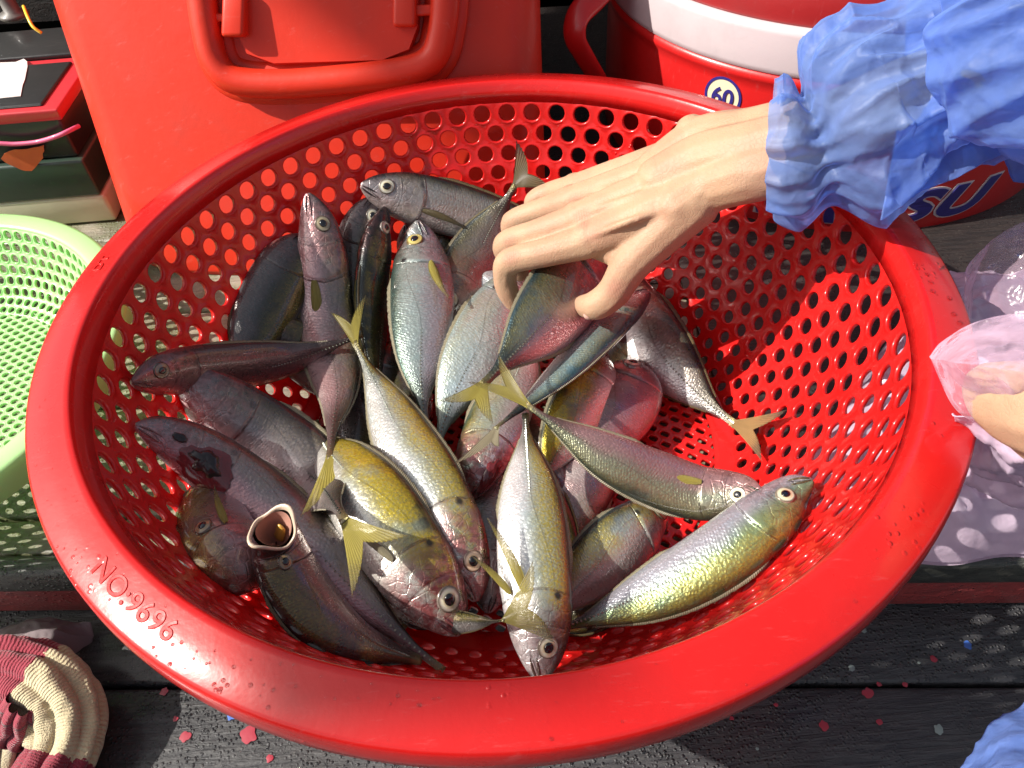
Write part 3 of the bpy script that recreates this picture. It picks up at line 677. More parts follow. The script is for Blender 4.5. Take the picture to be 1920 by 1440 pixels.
FL = [
 # ---- lowest layer, mostly covered
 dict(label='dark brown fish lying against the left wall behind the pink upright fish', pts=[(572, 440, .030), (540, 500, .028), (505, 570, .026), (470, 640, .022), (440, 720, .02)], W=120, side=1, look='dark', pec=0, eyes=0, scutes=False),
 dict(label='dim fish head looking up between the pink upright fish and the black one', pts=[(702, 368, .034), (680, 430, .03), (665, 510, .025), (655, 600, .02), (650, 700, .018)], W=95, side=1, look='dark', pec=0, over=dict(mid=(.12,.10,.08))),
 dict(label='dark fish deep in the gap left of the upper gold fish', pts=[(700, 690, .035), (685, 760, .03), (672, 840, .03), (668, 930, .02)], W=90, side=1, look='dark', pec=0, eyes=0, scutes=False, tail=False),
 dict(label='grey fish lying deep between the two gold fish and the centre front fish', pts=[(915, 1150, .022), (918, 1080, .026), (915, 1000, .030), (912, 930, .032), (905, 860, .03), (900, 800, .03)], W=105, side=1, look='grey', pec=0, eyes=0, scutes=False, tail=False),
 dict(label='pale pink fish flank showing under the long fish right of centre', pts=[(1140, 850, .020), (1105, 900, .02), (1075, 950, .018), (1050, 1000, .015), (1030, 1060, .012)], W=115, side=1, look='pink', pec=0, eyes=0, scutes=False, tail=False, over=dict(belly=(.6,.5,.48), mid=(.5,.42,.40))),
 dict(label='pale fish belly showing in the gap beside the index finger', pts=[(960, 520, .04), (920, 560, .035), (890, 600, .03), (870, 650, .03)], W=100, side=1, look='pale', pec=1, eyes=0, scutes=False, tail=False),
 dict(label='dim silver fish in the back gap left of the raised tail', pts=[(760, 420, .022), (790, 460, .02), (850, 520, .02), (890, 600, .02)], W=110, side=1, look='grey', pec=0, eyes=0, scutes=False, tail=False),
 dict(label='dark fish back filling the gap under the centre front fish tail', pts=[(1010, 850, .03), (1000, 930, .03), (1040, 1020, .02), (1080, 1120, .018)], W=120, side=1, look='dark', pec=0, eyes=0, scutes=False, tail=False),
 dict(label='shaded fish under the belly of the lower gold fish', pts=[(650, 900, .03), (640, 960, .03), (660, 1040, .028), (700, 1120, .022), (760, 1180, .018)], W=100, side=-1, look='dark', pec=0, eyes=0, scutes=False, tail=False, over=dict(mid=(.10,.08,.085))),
 # ---- back row
 dict(label='silver grey fish at the back edge of the pile with its head pointing left', pts=[(676, 347, .042), (735, 362, .045), (800, 378, .045), (870, 398, .040), (950, 420, .032), (1030, 440, .026), (1100, 470, .02)], W=104, side=1, roll=4, look='grey', over=dict(mid=(.36,.34,.34), belly=(.60,.55,.53)), pecm='fin_d', pec_len=.2, tail=False),
 dict(label='upright pink fish with its belly to the left and a yellow side fin', pts=[(577, 362, .052), (597, 425, .058), (606, 500, .058), (612, 580, .050), (624, 660, .050), (633, 735, .060), (624, 800, .068), (618, 862, .074)], W=108, side=1, roll=6, look='pink', tail=((668, 866, .078), (562, 972, .080)), tailm='fin_y', over=dict(mid=(.24,.20,.20), belly=(.58,.44,.43), back=(.05,.055,.05)), pec_ang=-6, gill=.8, tint=(.5, .45, .38)),  # eye tint darkened to paint the shade this fish lies in
 dict(label='black backed fish standing upright between the pink fish and the silver one', pts=[(722, 388, .050), (706, 450, .056), (698, 530, .058), (697, 610, .052), (703, 690, .044), (716, 770, .036)], W=92, side=-1, roll=58, thick=.62, look='dark', pec=0, tail=False, eyes=2),
 dict(label='brownish fish with its tail raised against the back wall', pts=[(842, 600, .045), (858, 550, .050), (884, 495, .050), (912, 440, .052), (940, 390, .056), (967, 345, .062)], W=112, side=1, roll=10, look='grey', tail=((968, 262, .070), (1030, 352, .060)), tailm='fin_d', pec=0, over=dict(mid=(.20,.17,.16), belly=(.34,.26,.25), back=(.03,.035,.035))),
 dict(label='upright silver fish with a golden eye and a yellow edged tail half', pts=[(783, 414, .060), (788, 470, .066), (791, 550, .068), (790, 620, .064), (788, 690, .058), (792, 750, .054), (800, 805, .050)], W=122, side=-1, roll=2, look='pale', tail=False, tint=(1, .85, .35), eye_ph=.42, pec_ang=4, pec_len=.26, over=dict(belly=(.42,.37,.41), mid=(.38,.46,.45), gold=.05, pinkhead=.35)),
 # ---- under the hand
 dict(label='bright bluish white fish lying beneath the fish held in the hand', pts=[(985, 520, .040), (945, 575, .050), (905, 640, .056), (868, 705, .054), (840, 770, .048), (815, 850, .040)], W=128, side=-1, look='pale', pec=0, tail=False, eyes=0, over=dict(belly=(.78,.81,.83), mid=(.56,.68,.72), back=(.4,.48,.46), gold=.2, pinkhead=0, pinkbelly=0)),
 dict(label='silver green fish with a torn pink throat at its lower end', pts=[(882, 935, .038), (892, 890, .050), (915, 830, .052), (945, 760, .050), (975, 690, .046), (1000, 620, .035)], W=118, side=1, roll=-8, look='green', eyes=0, pec=0, tail=False, gill=1.4, over=dict(pinkhead=1.4, belly=(.62,.50,.52), mid=(.42,.50,.44))),
 dict(label='fish held between thumb and fingers with a blue back and pink belly', pts=[(1130, 470, .085), (1085, 520, .092), (1040, 575, .098), (990, 630, .100), (940, 685, .098), (905, 722, .096)], W=150, side=-1, roll=14, look='blue', pec=0, tail=((822, 752, .098), (925, 795, .092)), eyes=0, over=dict(belly=(.50,.34,.34), pinkbelly=.3, back=(.03,.06,.07))),
 dict(label='blue backed fish under the thumb with its tail pointing down left', pts=[(1215, 545, .062), (1165, 590, .068), (1110, 645, .072), (1055, 698, .072), (1005, 742, .072), (960, 778, .072), (928, 803, .074)], W=84, side=1, roll=48, thick=.62, look='blue', pec=0, tail=((848, 872, .078), (936, 838, .072)), tailm='fin_p', eyes=0, over=dict(back=(.05,.11,.13), mid=(.20,.32,.36), belly=(.5,.52,.52))),
 dict(label='dim silver fish on the right slope with an orange tinted tail', pts=[(1120, 500, .020), (1165, 560, .026), (1215, 630, .028), (1268, 695, .024), (1325, 752, .018), (1380, 797, .015)], W=132, side=1, roll=6, look='grey', tail=((1477, 768, .022), (1430, 866, .012)), tailm='fin_o', pec=0, eyes=0, over=dict(mid=(.28,.25,.25), belly=(.62,.58,.58))),
 dict(label='dark gold fish head turned up beside the pink head', pts=[(1130, 660, .040), (1108, 720, .045), (1070, 790, .042), (1035, 860, .035), (1010, 930, .03)], W=118, side=-1, roll=18, look='gold', pec=0, tail=False, eye_ph=.30, over=dict(back=(.03,.035,.02), mid=(.22,.19,.10), pinkhead=.2)),
 dict(label='pink fish head with a black eye facing up right of the gold head', pts=[(1196, 678, .024), (1172, 745, .030), (1135, 800, .028), (1090, 850, .022), (1040, 890, .02)], W=140, side=-1, roll=4, look='pink', pec=0, tail=False, eye_u=.14, eye_ph=.44, over=dict(mid=(.30,.20,.22), belly=(.42,.20,.22))),
 # ---- left side
 dict(label='broad fish with a purple back under the two long fish on the left', pts=[(340, 690, .026), (385, 735, .034), (440, 780, .044), (500, 822, .050), (555, 862, .052), (600, 905, .056), (628, 945, -.074), (647, 977, -.062)], W=150, side=1, roll=10, look='pink', pec=0, tail=((768, 1006, -.052), (660, 1122, -.060)), tailm='fin_y', eyes=0, over=dict(mid=(.22,.19,.20), back=(.06,.05,.055), belly=(.62,.56,.56), pinkbelly=.3)),
 dict(label='long pinkish brown fish lying across the left wall with its snout to the left', pts=[(246, 716, .016), (300, 700, .024), (370, 692, .034), (450, 685, .046), (540, 672, .058), (620, 648, .066), (680, 628, .068)], W=108, side=1, roll=30, thick=.56, look='pink', pec=0, tail=False, eye_ph=.36, tint=(.35, .28, .25), over=dict(back=(.09,.06,.06), mid=(.19,.12,.12), belly=(.30,.19,.19), pinkbelly=.4, gold=0), gill=.6),
 dict(label='upper gold and silver fish with its red shaded head at the bottom', pts=[(893, 1128, -.118), (880, 1070, -.110), (845, 985, .066), (800, 900, .068), (755, 820, .066), (718, 745, .064), (690, 690, .066), (664, 640, .070)], W=134, side=-1, roll=4, look='gold', tail=((620, 585, .078), (686, 552, .074)), pec=0, over=dict(mid=(.33,.38,.36), pinkhead=1.2, gold=.6), tint=(1, .75, .65)),
 dict(label='gutted fish with a torn open gill on the left wall', pts=[(254, 797, .012), (300, 812, .020), (370, 848, .036), (450, 905, .050), (530, 975, .056), (605, 1050, -.096), (680, 1125, -.106), (760, 1200, -.118), (832, 1258, -.128)], W=128, side=1, roll=-6, thick=.5, look='pink', pec=0, tail=False, eyes=0, over=dict(mid=(.30,.25,.26), back=(.12,.10,.10), belly=(.46,.28,.30), pinkbelly=.6), gill=.5),
 dict(label='short round fish head with a brassy eye at the lower left wall', pts=[(486, 1100, -.084), (452, 1072, -.074), (418, 1030, -.072), (400, 985, -.080), (402, 930, -.096), (425, 880, -.115)], W=150, side=1, roll=6, thick=.60, look='pink', pec=1, tail=False, eye_u=.30, eye_ph=.42, scutes=False, over=dict(mid=(.22,.17,.15), back=(.07,.05,.05), belly=(.42,.30,.30), gold=.35), tint=(.6, .48, .35), eye_r=.12),
 dict(label='dark fish at the lower left with its round mouth gaping upwards', pts=[(513, 992, -.046), (516, 1010, -.061), (530, 1050, -.073), (558, 1105, -.082), (600, 1158, -.090), (655, 1198, -.100), (715, 1220, -.110), (790, 1238, -.122)], W=142, side=-1, roll=38, thick=.60, look='dark', pec=0, tail=False, eyes=1, eye_u=.22, eye_ph=.36, eye_r=.105, scutes=False, mouth=1, over=dict(back=(.020,.013,.013), mid=(.09,.060,.055), belly=(.30,.20,.19), pinkhead=.4), tint=(.45, .35, .25), hp=[(0, .58), (.03, .58), (.08, .68), (.15, .80), (.25, .94), (.38, 1), (.5, .98), (.65, .8), (.8, .5), (.9, .3), (1, .15)], wp=[(0, .84), (.03, .80), (.08, .82), (.15, .92), (.25, 1), (.4, 1), (.55, .9), (.7, .7), (.85, .4), (.95, .2), (1, .1)]),
 dict(label='lower gold fish with a yellow side fin and a pink head at the bottom right', pts=[(864, 1190, -.120), (832, 1140, -.112), (785, 1070, -.100), (735, 1000, -.092), (690, 935, -.090), (650, 885, -.094), (612, 838, -.105), (590, 790, -.120)], W=168, side=-1, roll=2, look='gold', tail=False, pec_ang=10, pec_len=.14, pec_lift=.1, pecm='fin_p', over=dict(mid=(.34,.35,.24), belly=(.72,.71,.66), pinkhead=1.3)),
 # ---- front centre and right
 dict(label='dark peduncle and dusky yellow tail fanning over the centre front fish', pts=[(690, 1110, -.135), (760, 1140, -.130), (825, 1162, -.122), (880, 1167, -.105), (915, 1166, -.090), (945, 1163, -.076)], W=46, side=1, look='dark', pec=0, eyes=0, tail=((1000, 1050, -.062), (1042, 1206, -.066)), tailm='fin_y', scutes=False),
 dict(label='centre front fish pointing down with a big white ringed eye', pts=[(1012, 1278, -.116), (1014, 1215, -.110), (1010, 1140, -.102), (1002, 1060, -.096), (997, 980, -.092), (993, 905, -.092), (988, 830, -.094), (985, 775, -.096)], W=142, side=-1, roll=2, look='pale', tail=False, pec=1, pecs=[(.60, 14, .24), (.74, 34, .16)], pec_lift=.30, over=dict(gold=.6, mid=(.40,.47,.45), belly=(.80,.80,.80), back=(.10,.12,.09), pinkhead=.45), tint=(1.15, 1.15, 1.1)),
 dict(label='small silver headed fish behind the green fish facing right', pts=[(1248, 975, .030), (1210, 985, .040), (1160, 1020, .044), (1105, 1070, .040), (1060, 1120, .034), (1020, 1180, .03)], W=128, side=-1, roll=14, thick=.55, look='silver', pec=0, tail=False, eye_u=.115, eye_ph=.33, over=dict(mid=(.42,.46,.42), belly=(.42,.38,.36), pinkhead=0, gold=.5), tint=(.9, .95, .7)),
 dict(label='long olive fish lying across the right with a yellow forked tail at its upper left', pts=[(1432, 928, .052), (1385, 928, .056), (1310, 925, .060), (1230, 898, .066), (1150, 862, .078), (1080, 820, .088), (1025, 785, .094), (985, 757, .098)], W=112, side=1, roll=12, look='green', tail=((934, 662, .106), (876, 716, .108)), pec=1, pec_ang=-4, pec_lift=.05, eye_ph=.47, over=dict(back=(.05,.065,.05), mid=(.22,.23,.17), belly=(.36,.22,.21), pinkbelly=.5, gold=.1)),
 dict(label='green backed fish at the lower right with its snout against the wall', pts=[(1524, 900, .022), (1484, 925, .030), (1436, 972, .036), (1366, 1030, .040), (1288, 1080, .040), (1200, 1124, .038), (1110, 1160, .034), (1030, 1185, .028)], W=134, side=1, roll=20, thick=.50, look='green', pec=0, tail=False, eye_ph=.47, eye_u=.12, over=dict(gold=.35, belly=(.42,.41,.46), mid=(.20,.29,.16), back=(.10,.10,.04), pinkbelly=0), tint=(1.1, 1.1, .95)),
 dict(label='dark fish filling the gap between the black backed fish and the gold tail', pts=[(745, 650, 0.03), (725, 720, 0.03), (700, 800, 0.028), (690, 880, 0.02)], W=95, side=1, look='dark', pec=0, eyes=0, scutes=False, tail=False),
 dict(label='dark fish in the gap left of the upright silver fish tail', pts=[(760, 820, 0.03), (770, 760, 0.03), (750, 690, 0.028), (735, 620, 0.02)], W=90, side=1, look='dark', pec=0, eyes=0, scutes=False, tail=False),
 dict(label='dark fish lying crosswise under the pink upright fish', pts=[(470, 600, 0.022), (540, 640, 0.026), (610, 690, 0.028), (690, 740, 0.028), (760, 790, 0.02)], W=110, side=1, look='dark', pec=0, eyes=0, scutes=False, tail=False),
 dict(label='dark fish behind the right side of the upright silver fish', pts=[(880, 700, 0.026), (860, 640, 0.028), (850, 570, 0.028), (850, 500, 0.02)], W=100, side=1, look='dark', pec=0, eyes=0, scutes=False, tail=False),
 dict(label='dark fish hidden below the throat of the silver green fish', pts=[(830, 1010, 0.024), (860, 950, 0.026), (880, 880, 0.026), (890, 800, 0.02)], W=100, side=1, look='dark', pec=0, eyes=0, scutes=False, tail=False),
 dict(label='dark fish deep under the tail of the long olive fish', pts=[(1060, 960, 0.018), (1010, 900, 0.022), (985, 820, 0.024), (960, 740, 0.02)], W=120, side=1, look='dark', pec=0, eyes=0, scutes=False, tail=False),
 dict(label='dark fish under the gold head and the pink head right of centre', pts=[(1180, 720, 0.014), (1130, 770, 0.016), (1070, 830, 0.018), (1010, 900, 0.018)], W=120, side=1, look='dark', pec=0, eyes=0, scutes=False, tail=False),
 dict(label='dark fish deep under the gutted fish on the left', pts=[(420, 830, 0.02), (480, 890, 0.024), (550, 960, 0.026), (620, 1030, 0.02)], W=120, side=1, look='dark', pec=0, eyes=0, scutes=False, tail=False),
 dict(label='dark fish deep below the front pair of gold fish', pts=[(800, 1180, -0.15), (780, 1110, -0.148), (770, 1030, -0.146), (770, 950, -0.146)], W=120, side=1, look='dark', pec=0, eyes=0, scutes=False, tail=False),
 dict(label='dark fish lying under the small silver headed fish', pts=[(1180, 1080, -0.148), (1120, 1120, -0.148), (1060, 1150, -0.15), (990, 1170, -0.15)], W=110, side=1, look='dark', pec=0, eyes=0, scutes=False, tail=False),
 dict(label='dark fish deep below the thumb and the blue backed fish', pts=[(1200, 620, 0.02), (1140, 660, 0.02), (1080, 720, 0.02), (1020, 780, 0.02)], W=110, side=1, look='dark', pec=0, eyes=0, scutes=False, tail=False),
]
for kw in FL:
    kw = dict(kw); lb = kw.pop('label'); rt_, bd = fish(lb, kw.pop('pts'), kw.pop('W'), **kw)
    if lb.startswith('gutted'):
        patch_on(rt_, bd, 'torn_flesh', 'wound', .12, .30, .38, .84, .0009, -.0004, .25, 3)
        patch_on(rt_, bd, 'gill_opening_shade', 'dark', .155, .255, .44, .66, .0022, -.0003, .3, 5)  # near-black patch paints the shade inside the torn gill
        patch_on(rt_, bd, 'eye_socket_shade', 'dark', .085, .125, .40, .52, .0010, .0004, .1, 8)  # dark patch on the skin paints the hollow of the eye
    if 'torn pink throat' in lb: patch_on(rt_, bd, 'torn_flesh', 'wound', .02, .16, .62, .86, .0007, -.0003, .3, 6)


# ------------------------------------------------------------------ person: arms, hands, film sleeves
def dz(x): return .012+.007*min(1, max(0, (1450-x)/200))-.002*min(1, max(0, (x-1200)/250)) if x < 1815 else 0
def capsule_cloud(chains, blobs=(), voxel=.0013, smooth_it=8):
    bm = bmesh.new()
    def ball(c, r):
        mt = Matrix.Translation([float(q) for q in c])
        bmesh.ops.create_icosphere(bm, subdivisions=2, radius=float(r), matrix=mt)
    for ch in chains:
        pts = [tuple(P(x, y, z-dz(x)))+(r,) for x, y, z, r in [(a_, b_, c_, r_*(1.10 if a_ < 1330 and r_ > .005 else 1)) for a_, b_, c_, r_ in ch]]
        L = sum(np.linalg.norm(np.array(a[:3])-np.array(b[:3])) for a, b in zip(pts, pts[1:]))
        c, _ = catmull(pts, max(4, int(L/.0022))) if len(pts) > 2 else (np.array([np.array(pts[0])*(1-t)+np.array(pts[1])*t for t in np.linspace(0, 1, max(4, int(L/.0022)))]), 0)
        for q in c: ball(q[:3], q[3])
    for x, y, z, r in blobs: ball(P(x, y, z-dz(x)), r)
    me = bpy.data.meshes.new('tmp'); bm.to_mesh(me); bm.free()
    o = bpy.data.objects.new('tmp', me); COL.objects.link(o)
    rm = o.modifiers.new('r', 'REMESH'); rm.mode = 'VOXEL'; rm.voxel_size = voxel
    sm = o.modifiers.new('s', 'SMOOTH'); sm.factor = .5; sm.iterations = smooth_it
    bpy.context.view_layer.update()
    res = bpy.data.meshes.new_from_object(o.evaluated_get(bpy.context.evaluated_depsgraph_get()))
    bpy.data.objects.remove(o); return res
person = empty('person', P(1900, 100, .12), 'person in blue film sleeves reaching into the basket and holding a pink bag', 'person')
hand_chains = [
 # forearm and wrist: ulna side, radius side
 [(1790, 130, .090, .018), (1680, 170, .080, .018), (1560, 225, .066, .0180), (1490, 240, .060, .0195), (1400, 254, .050, .0178), (1312, 268, .038, .0165), (1230, 320, .024, .0140)],
 [(1790, 190, .088, .018), (1680, 225, .076, .018), (1560, 270, .060, .0170), (1500, 302, .053, .0195), (1410, 325, .046, .0188), (1330, 352, .034, .0172), (1270, 390, .024, .0165)],
 [(1500, 270, .060, .022), (1400, 290, .050, .021), (1320, 308, .040, .0195), (1240, 340, .030, .0165)],
 # metacarpals
 [(1290, 370, .028, .0150), (1200, 410, .016, .0135), (1105, 450, -.004, .0118)],
 [(1280, 340, .030, .0150), (1190, 372, .018, .0140), (1085, 412, .000, .0118)],
 [(1270, 315, .028, .0145), (1180, 345, .014, .0132), (1072, 378, -.006, .0110)],
 [(1265, 296, .026, .0135), (1180, 322, .010, .0120), (1078, 352, -.016, .0100)],
 # fingers: index, middle, ring, little
 [(1105, 452, -.004, .0116), (1030, 472, -.014, .0098), (957, 490, -.026, .0094), (947, 520, -.040, .0084), (952, 545, -.051, .0080), (962, 566, -.060, .0066)],
 [(1085, 412, .000, .0112), (1010, 436, -.014, .0096), (950, 457, -.030, .0092), (955, 485, -.048, .0082), (975, 510, -.062, .0072)],
 [(1072, 378, -.006, .0108), (1015, 395, -.020, .0090), (962, 418, -.034, .0088), (970, 450, -.052, .0076), (995, 475, -.064, .0068)],
 [(1078, 352, -.016, .0098), (1035, 360, -.028, .0082), (1002, 378, -.038, .0080), (1010, 405, -.052, .0070), (1030, 430, -.062, .0062)],
 # flesh between the knuckles
 [(1120, 428, -.006, .0110), (1050, 449, -.020, .0066), (1020, 457, -.028, .0056)],
 [(1110, 392, -.006, .0105), (1045, 411, -.022, .0062), (1010, 422, -.032, .0052)],
 [(1110, 362, -.012, .0100), (1050, 375, -.026, .0060), (1020, 386, -.036, .0050)],
 # thumb with its metacarpal
 [(1300, 380, .026, .0165), (1240, 435, .010, .0150), (1183, 495, -.010, .0124), (1150, 548, -.030, .0108), (1118, 572, -.042, .0100), (1094, 573, -.049, .0074)],
 # web between thumb and index, palm fill
 [(1120, 462, -.012, .0085), (1160, 475, -.010, .0095), (1190, 480, -.006, .0100)],
 [(1220, 420, .006, .0140), (1150, 430, -.004, .0120)],
 # tendons and veins over the back of the hand
 [(1235, 398, .0275, .0026), (1180, 415, .0235, .0028), (1110, 443, .0055, .0030)],
 [(1235, 352, .0345, .0026), (1170, 376, .0255, .0030), (1092, 402, .0085, .0030)],
 [(1235, 322, .0320, .0026), (1170, 346, .0220, .0030), (1085, 370, .0020, .0030)],
]
blobs = [(1297, 246, .044, .0118), (1104, 446, -.0015, .0122), (1084, 406, .0010, .0120), (1072, 373, -.0055, .0114), (1078, 348, -.016, .0105), (957, 488, -.0255, .0099), (950, 455, -.0295, .0096), (961, 416, -.0335, .0092), (1150, 546, -.030, .0114), (1190, 488, -.009, .0130)]
hm = capsule_cloud(hand_chains, blobs)
link('arm_and_hand', hm, M['hand'], person)
nn_ = unit(-up*.8 - fw*.55 + rt*.15); tc = P(1104, 574, -.0635)+nn_*.0086; ta_ = unit(P(1094, 573, -.061)-P(1150, 548, -.042)); tb_ = unit(np.cross(nn_, ta_)); ta_ = np.cross(tb_, nn_)
V = []
for rr, hh in ((1, -.0012), (.97, .0003), (.8, .0009), (.5, .0013), (.0001, .0015)):
    for k in range(24):
        a = 2*math.pi*k/24; ca, sa = math.cos(a), math.sin(a); q = (abs(ca)**3+abs(sa)**3)**(-1/3)
        V.append(tc+ta_*ca*q*rr*.0052+tb_*sa*q*rr*.0046+nn_*(hh-(sa*q*rr)**2*.0022))
mesh('thumb_nail', V, grid_faces(5, 24, True), M['nail'], person)
# second hand inside the pink bag, at the right edge
hm2 = capsule_cloud([[(1842, 720, .024, .0085), (1866, 732, .028, .0140), (1915, 756, .032, .0200), (2000, 780, .045, .0220), (2100, 800, .05, .02)],
                     [(1880, 760, .020, .0075), (1915, 785, .026, .0092), (1980, 815, .034, .0105), (2090, 840, .045, .016)],
                     [(1905, 815, .006, .0065), (1950, 840, .016, .0085), (2060, 870, .035, .014)],
                     [(2100, 800, .05, .024), (2300, 760, .07, .026)], [(2090, 850, .045, .018), (2300, 820, .07, .026)]], voxel=.0015)
link('hand_in_bag', hm2, M['hand'], person)

def ridged(p, sc, seed=0): 
    v = noise.noise(Vector((p[0]*sc+seed, p[1]*sc-seed, p[2]*sc))); return 1-abs(v)*2
def sleeve(name, rings, mat, n=230, m=280, fold=.010, sag=None, seed=0, crump=.004, pinch=None):
    pts = [tuple(P(x, y, z))+(ra, rb) for x, y, z, ra, rb in rings]
    c, L = catmull(pts, m); T = np.gradient(c[:, :3], axis=0); V = []
    for i in range(m):
        t = unit(T[i]); v_ = unit(CAM-c[i, :3]); v_ = unit(v_-t*(v_@t)); b = np.cross(t, v_); s = i/(m-1)
        for k in range(n):
            a = 2*math.pi*k/n; ca, sa = math.cos(a), math.sin(a)
            pd = pinch(s) if pinch else 0
            # long folds running away from the elastic + crumples
            f1 = ridged((ca*1.3, sa*1.3, s*1.2), 2.1, seed)*fold*(1-pd)
            f2 = math.sin(a*17+3*noise.noise(Vector((ca*2, sa*2, s*6+seed))))*.0022*pd + math.sin(a*9+2*s*8)*.0018*pd
            q = c[i, :3]+(b*ca*c[i, 3]+v_*sa*c[i, 4])
            f3 = max(0, ridged(q*20, 1, seed+3))**4*crump*1.7*(1-.4*pd) + max(0, ridged(q*48+3, 1, seed+9))**4*crump*.7
            d = unit(b*ca+v_*sa); r = f1+f2+f3-fold*.5
            if sag: r += sag(s, ca, sa)
            V.append(q+d*r)
    return mesh(name, V, grid_faces(m, n, True), mat, person)
def pin(s): return math.exp(-((s-.115)/.05)**2)
# image-down side of the sleeve ring: find the sign once
rings_ = [(1452, 282, 0.046, .0340, .027), (1480, 280, 0.048, .0375, .031), (1530, 268, 0.052, .0335, .029), (1585, 240, 0.060, .0520, .044), (1650, 200, 0.070, .0530, .050), (1730, 160, 0.082, .0460, .046), (1850, 110, 0.100, .0540, .050), (1990, 60, 0.125, .062, .058), (2200, -20, 0.150, .07, .065)]
p0_, p1_ = P(*rings_[3][:3]), P(*rings_[4][:3]); t_ = unit(p1_-p0_); v__ = unit(CAM-p0_); v__ = unit(v__-t_*(v__@t_)); b__ = np.cross(t_, v__)
SD = 1 if (b__@up) < 0 else -1
sleeve('right_sleeve', rings_, M['bluefilm'], fold=.013, crump=.0017, pinch=pin, seed=4, sag=lambda s, ca, sa: .017*max(0, ca*SD)**3*math.exp(-((s-.165)/.05)**2) + .012*max(0, ca*SD)**2*math.exp(-((s-.07)/.04)**2))
# hanging flap of the apron below the sleeve, and the coat hem at the lower right corner
def sheet(name, quad, mat, parent, n=70, m=70, amp=.006, sc=22, seed=0, th=.0006, dr=None, shape=None):
    """crumpled sheet spanned between two polylines given as (px,py,z)"""
    A, _ = catmull([P(*q) for q in quad[0]], n); B, _ = catmull([P(*q) for q in quad[-1]], n)
    rows = [catmull([P(*q) for q in r], n)[0] for r in quad]; V = []
    nr = len(rows)
    for i in range(m):
        cur, _ = None, None
        t = i/(m-1)*(nr-1); k = min(int(t), nr-2); f_ = t-k; f_ = f_*f_*(3-2*f_) if nr > 2 else f_
        for j in range(n): V.append(rows[k][j]*(1-f_)+rows[k+1][j]*f_)
    V = np.array(V); nn = unit(np.cross(V[n-1]-V[0], V[-n]-V[0]))
    if nn@(CAM-V[0]) < 0: nn = -nn
    for i in range(len(V)):
        p = V[i]; V[i] = p+nn*(amp*(ridged(p, sc, seed)-.5)+amp*.4*(ridged(p, sc*2.7, seed+5)-.5)+amp*.15*ridged(p, sc*7, seed+7))
    W_ = V-nn*th; ff = grid_faces(m, n); N_ = len(V); ff2 = [tuple(x+N_ for x in q[::-1]) for q in ff]
    edge = [(i, i+1) for i in range(n-1)]+[(m*n-n+i+1, m*n-n+i) for i in range(n-1)]+[((i+1)*n, i*n) for i in range(m-1)]+[(i*n+n-1, (i+1)*n+n-1) for i in range(m-1)]
    ff3 = [(b, a, a+N_, b+N_) for a, b in edge]
    return mesh(name, np.concatenate([V, W_]), ff+ff2+ff3, mat, parent)
sheet('sleeve_drape', [[(1700, 20, .10), (1800, -30, .11), (1950, -60, .12), (2100, -60, .13)], [(1690, 200, .075), (1780, 190, .085), (1900, 200, .09), (2080, 200, .10)], [(1650, 405, .045), (1730, 345, .055), (1870, 300, .062), (2060, 260, .07)]], M['bluefilm'], person, amp=.012, sc=14, seed=2)
sheet('coat_flap', [[(1860, 255, .03), (1960, 210, .03), (2100, 150, .03)], [(1905, 335, .02), (2000, 340, .02), (2120, 330, .02)]], M['bluefilm'], person, 40, 40, amp=.006, sc=14, seed=8)
sheet('coat_hem', [[(1720, 1500, -.02), (1795, 1438, -.02), (1858, 1378, -.02), (1930, 1335, -.02), (2000, 1300, -.02)], [(1760, 1600, .03), (1860, 1560, .03), (1930, 1500, .03), (1990, 1450, .03), (2080, 1400, .03)]], M['bluefilm'], person, 60, 40, amp=.006, sc=16, seed=5)

# ------------------------------------------------------------------ big red cooler box
def rrect(cx, cy, hx, hy, r, n=8):
    o = []
    for sx, sy, a0 in ((1, 1, 0), (-1, 1, 90), (-1, -1, 180), (1, -1, 270)):
        for k in range(n+1):
            a = R(a0+90*k/n); o.append((cx+sx*(hx-r)+r*math.cos(a), cy+sy*(hy-r)+r*math.sin(a)))
    return o
def loft(name, loops, mat, parent=None, cap=True, smooth=True):
    n = len(loops[0]); v = [p for l in loops for p in l]; f = grid_faces(len(loops), n, True)
    if cap: f.append(tuple(range(n))[::-1]); f.append(tuple(range((len(loops)-1)*n, len(loops)*n)))
    return mesh(name, v, f, mat, parent, smooth)
yl, yr = .327, .295
cooler = empty('cooler_box', (-.16, .45, ZD), 'big red plastic cooler box with a large moulded handle behind the basket', 'cooler')
CD = unit(np.array([.44, yr-yl, 0])); CN = np.array([CD[1], -CD[0], 0])       # along the front face, and outwards
CO = np.array([.056, yr, 0])                                                 # lower right corner of the front face
def cf(a, z, out=0): return CO - CD*a + CN*out + np.array([0, 0, z])        # a = distance to the left of the right edge
ins = .00
def cl(z, wl): # outline of the box at height z, left edge at distance wl
    hx, hy = wl/2, .17
    o = []
    L0 = rrect(0, 0, hx, hy, .034, 8); L1 = []
    for p_, q_ in zip(L0, L0[1:]+L0[:1]):
        n2 = 14 if abs(p_[0]-q_[0]) > .1 else 1
        L1 += [(p_[0]+(q_[0]-p_[0])*k/n2, p_[1]+(q_[1]-p_[1])*k/n2) for k in range(n2)]
    for x, y in L1:
        bow = -.016*(x/hx)**2 if y < 0 else 0
        o.append(tuple(CO - CD*(hx+x) - CN*(hy+y-bow) + CN*(.002-.45*z) + np.array([0, 0, z])))
    return o
zs = [ZD+.001, ZD+.006, ZD+.02, -.10, 0, .08, .16, .20, .212, .215]
loft('box', [cl(z, .424+.09*(z-ZD)-(.02 if i == 0 else .006 if i == 1 else 0)) for i, z in enumerate(zs)], M['redbox'], cooler)
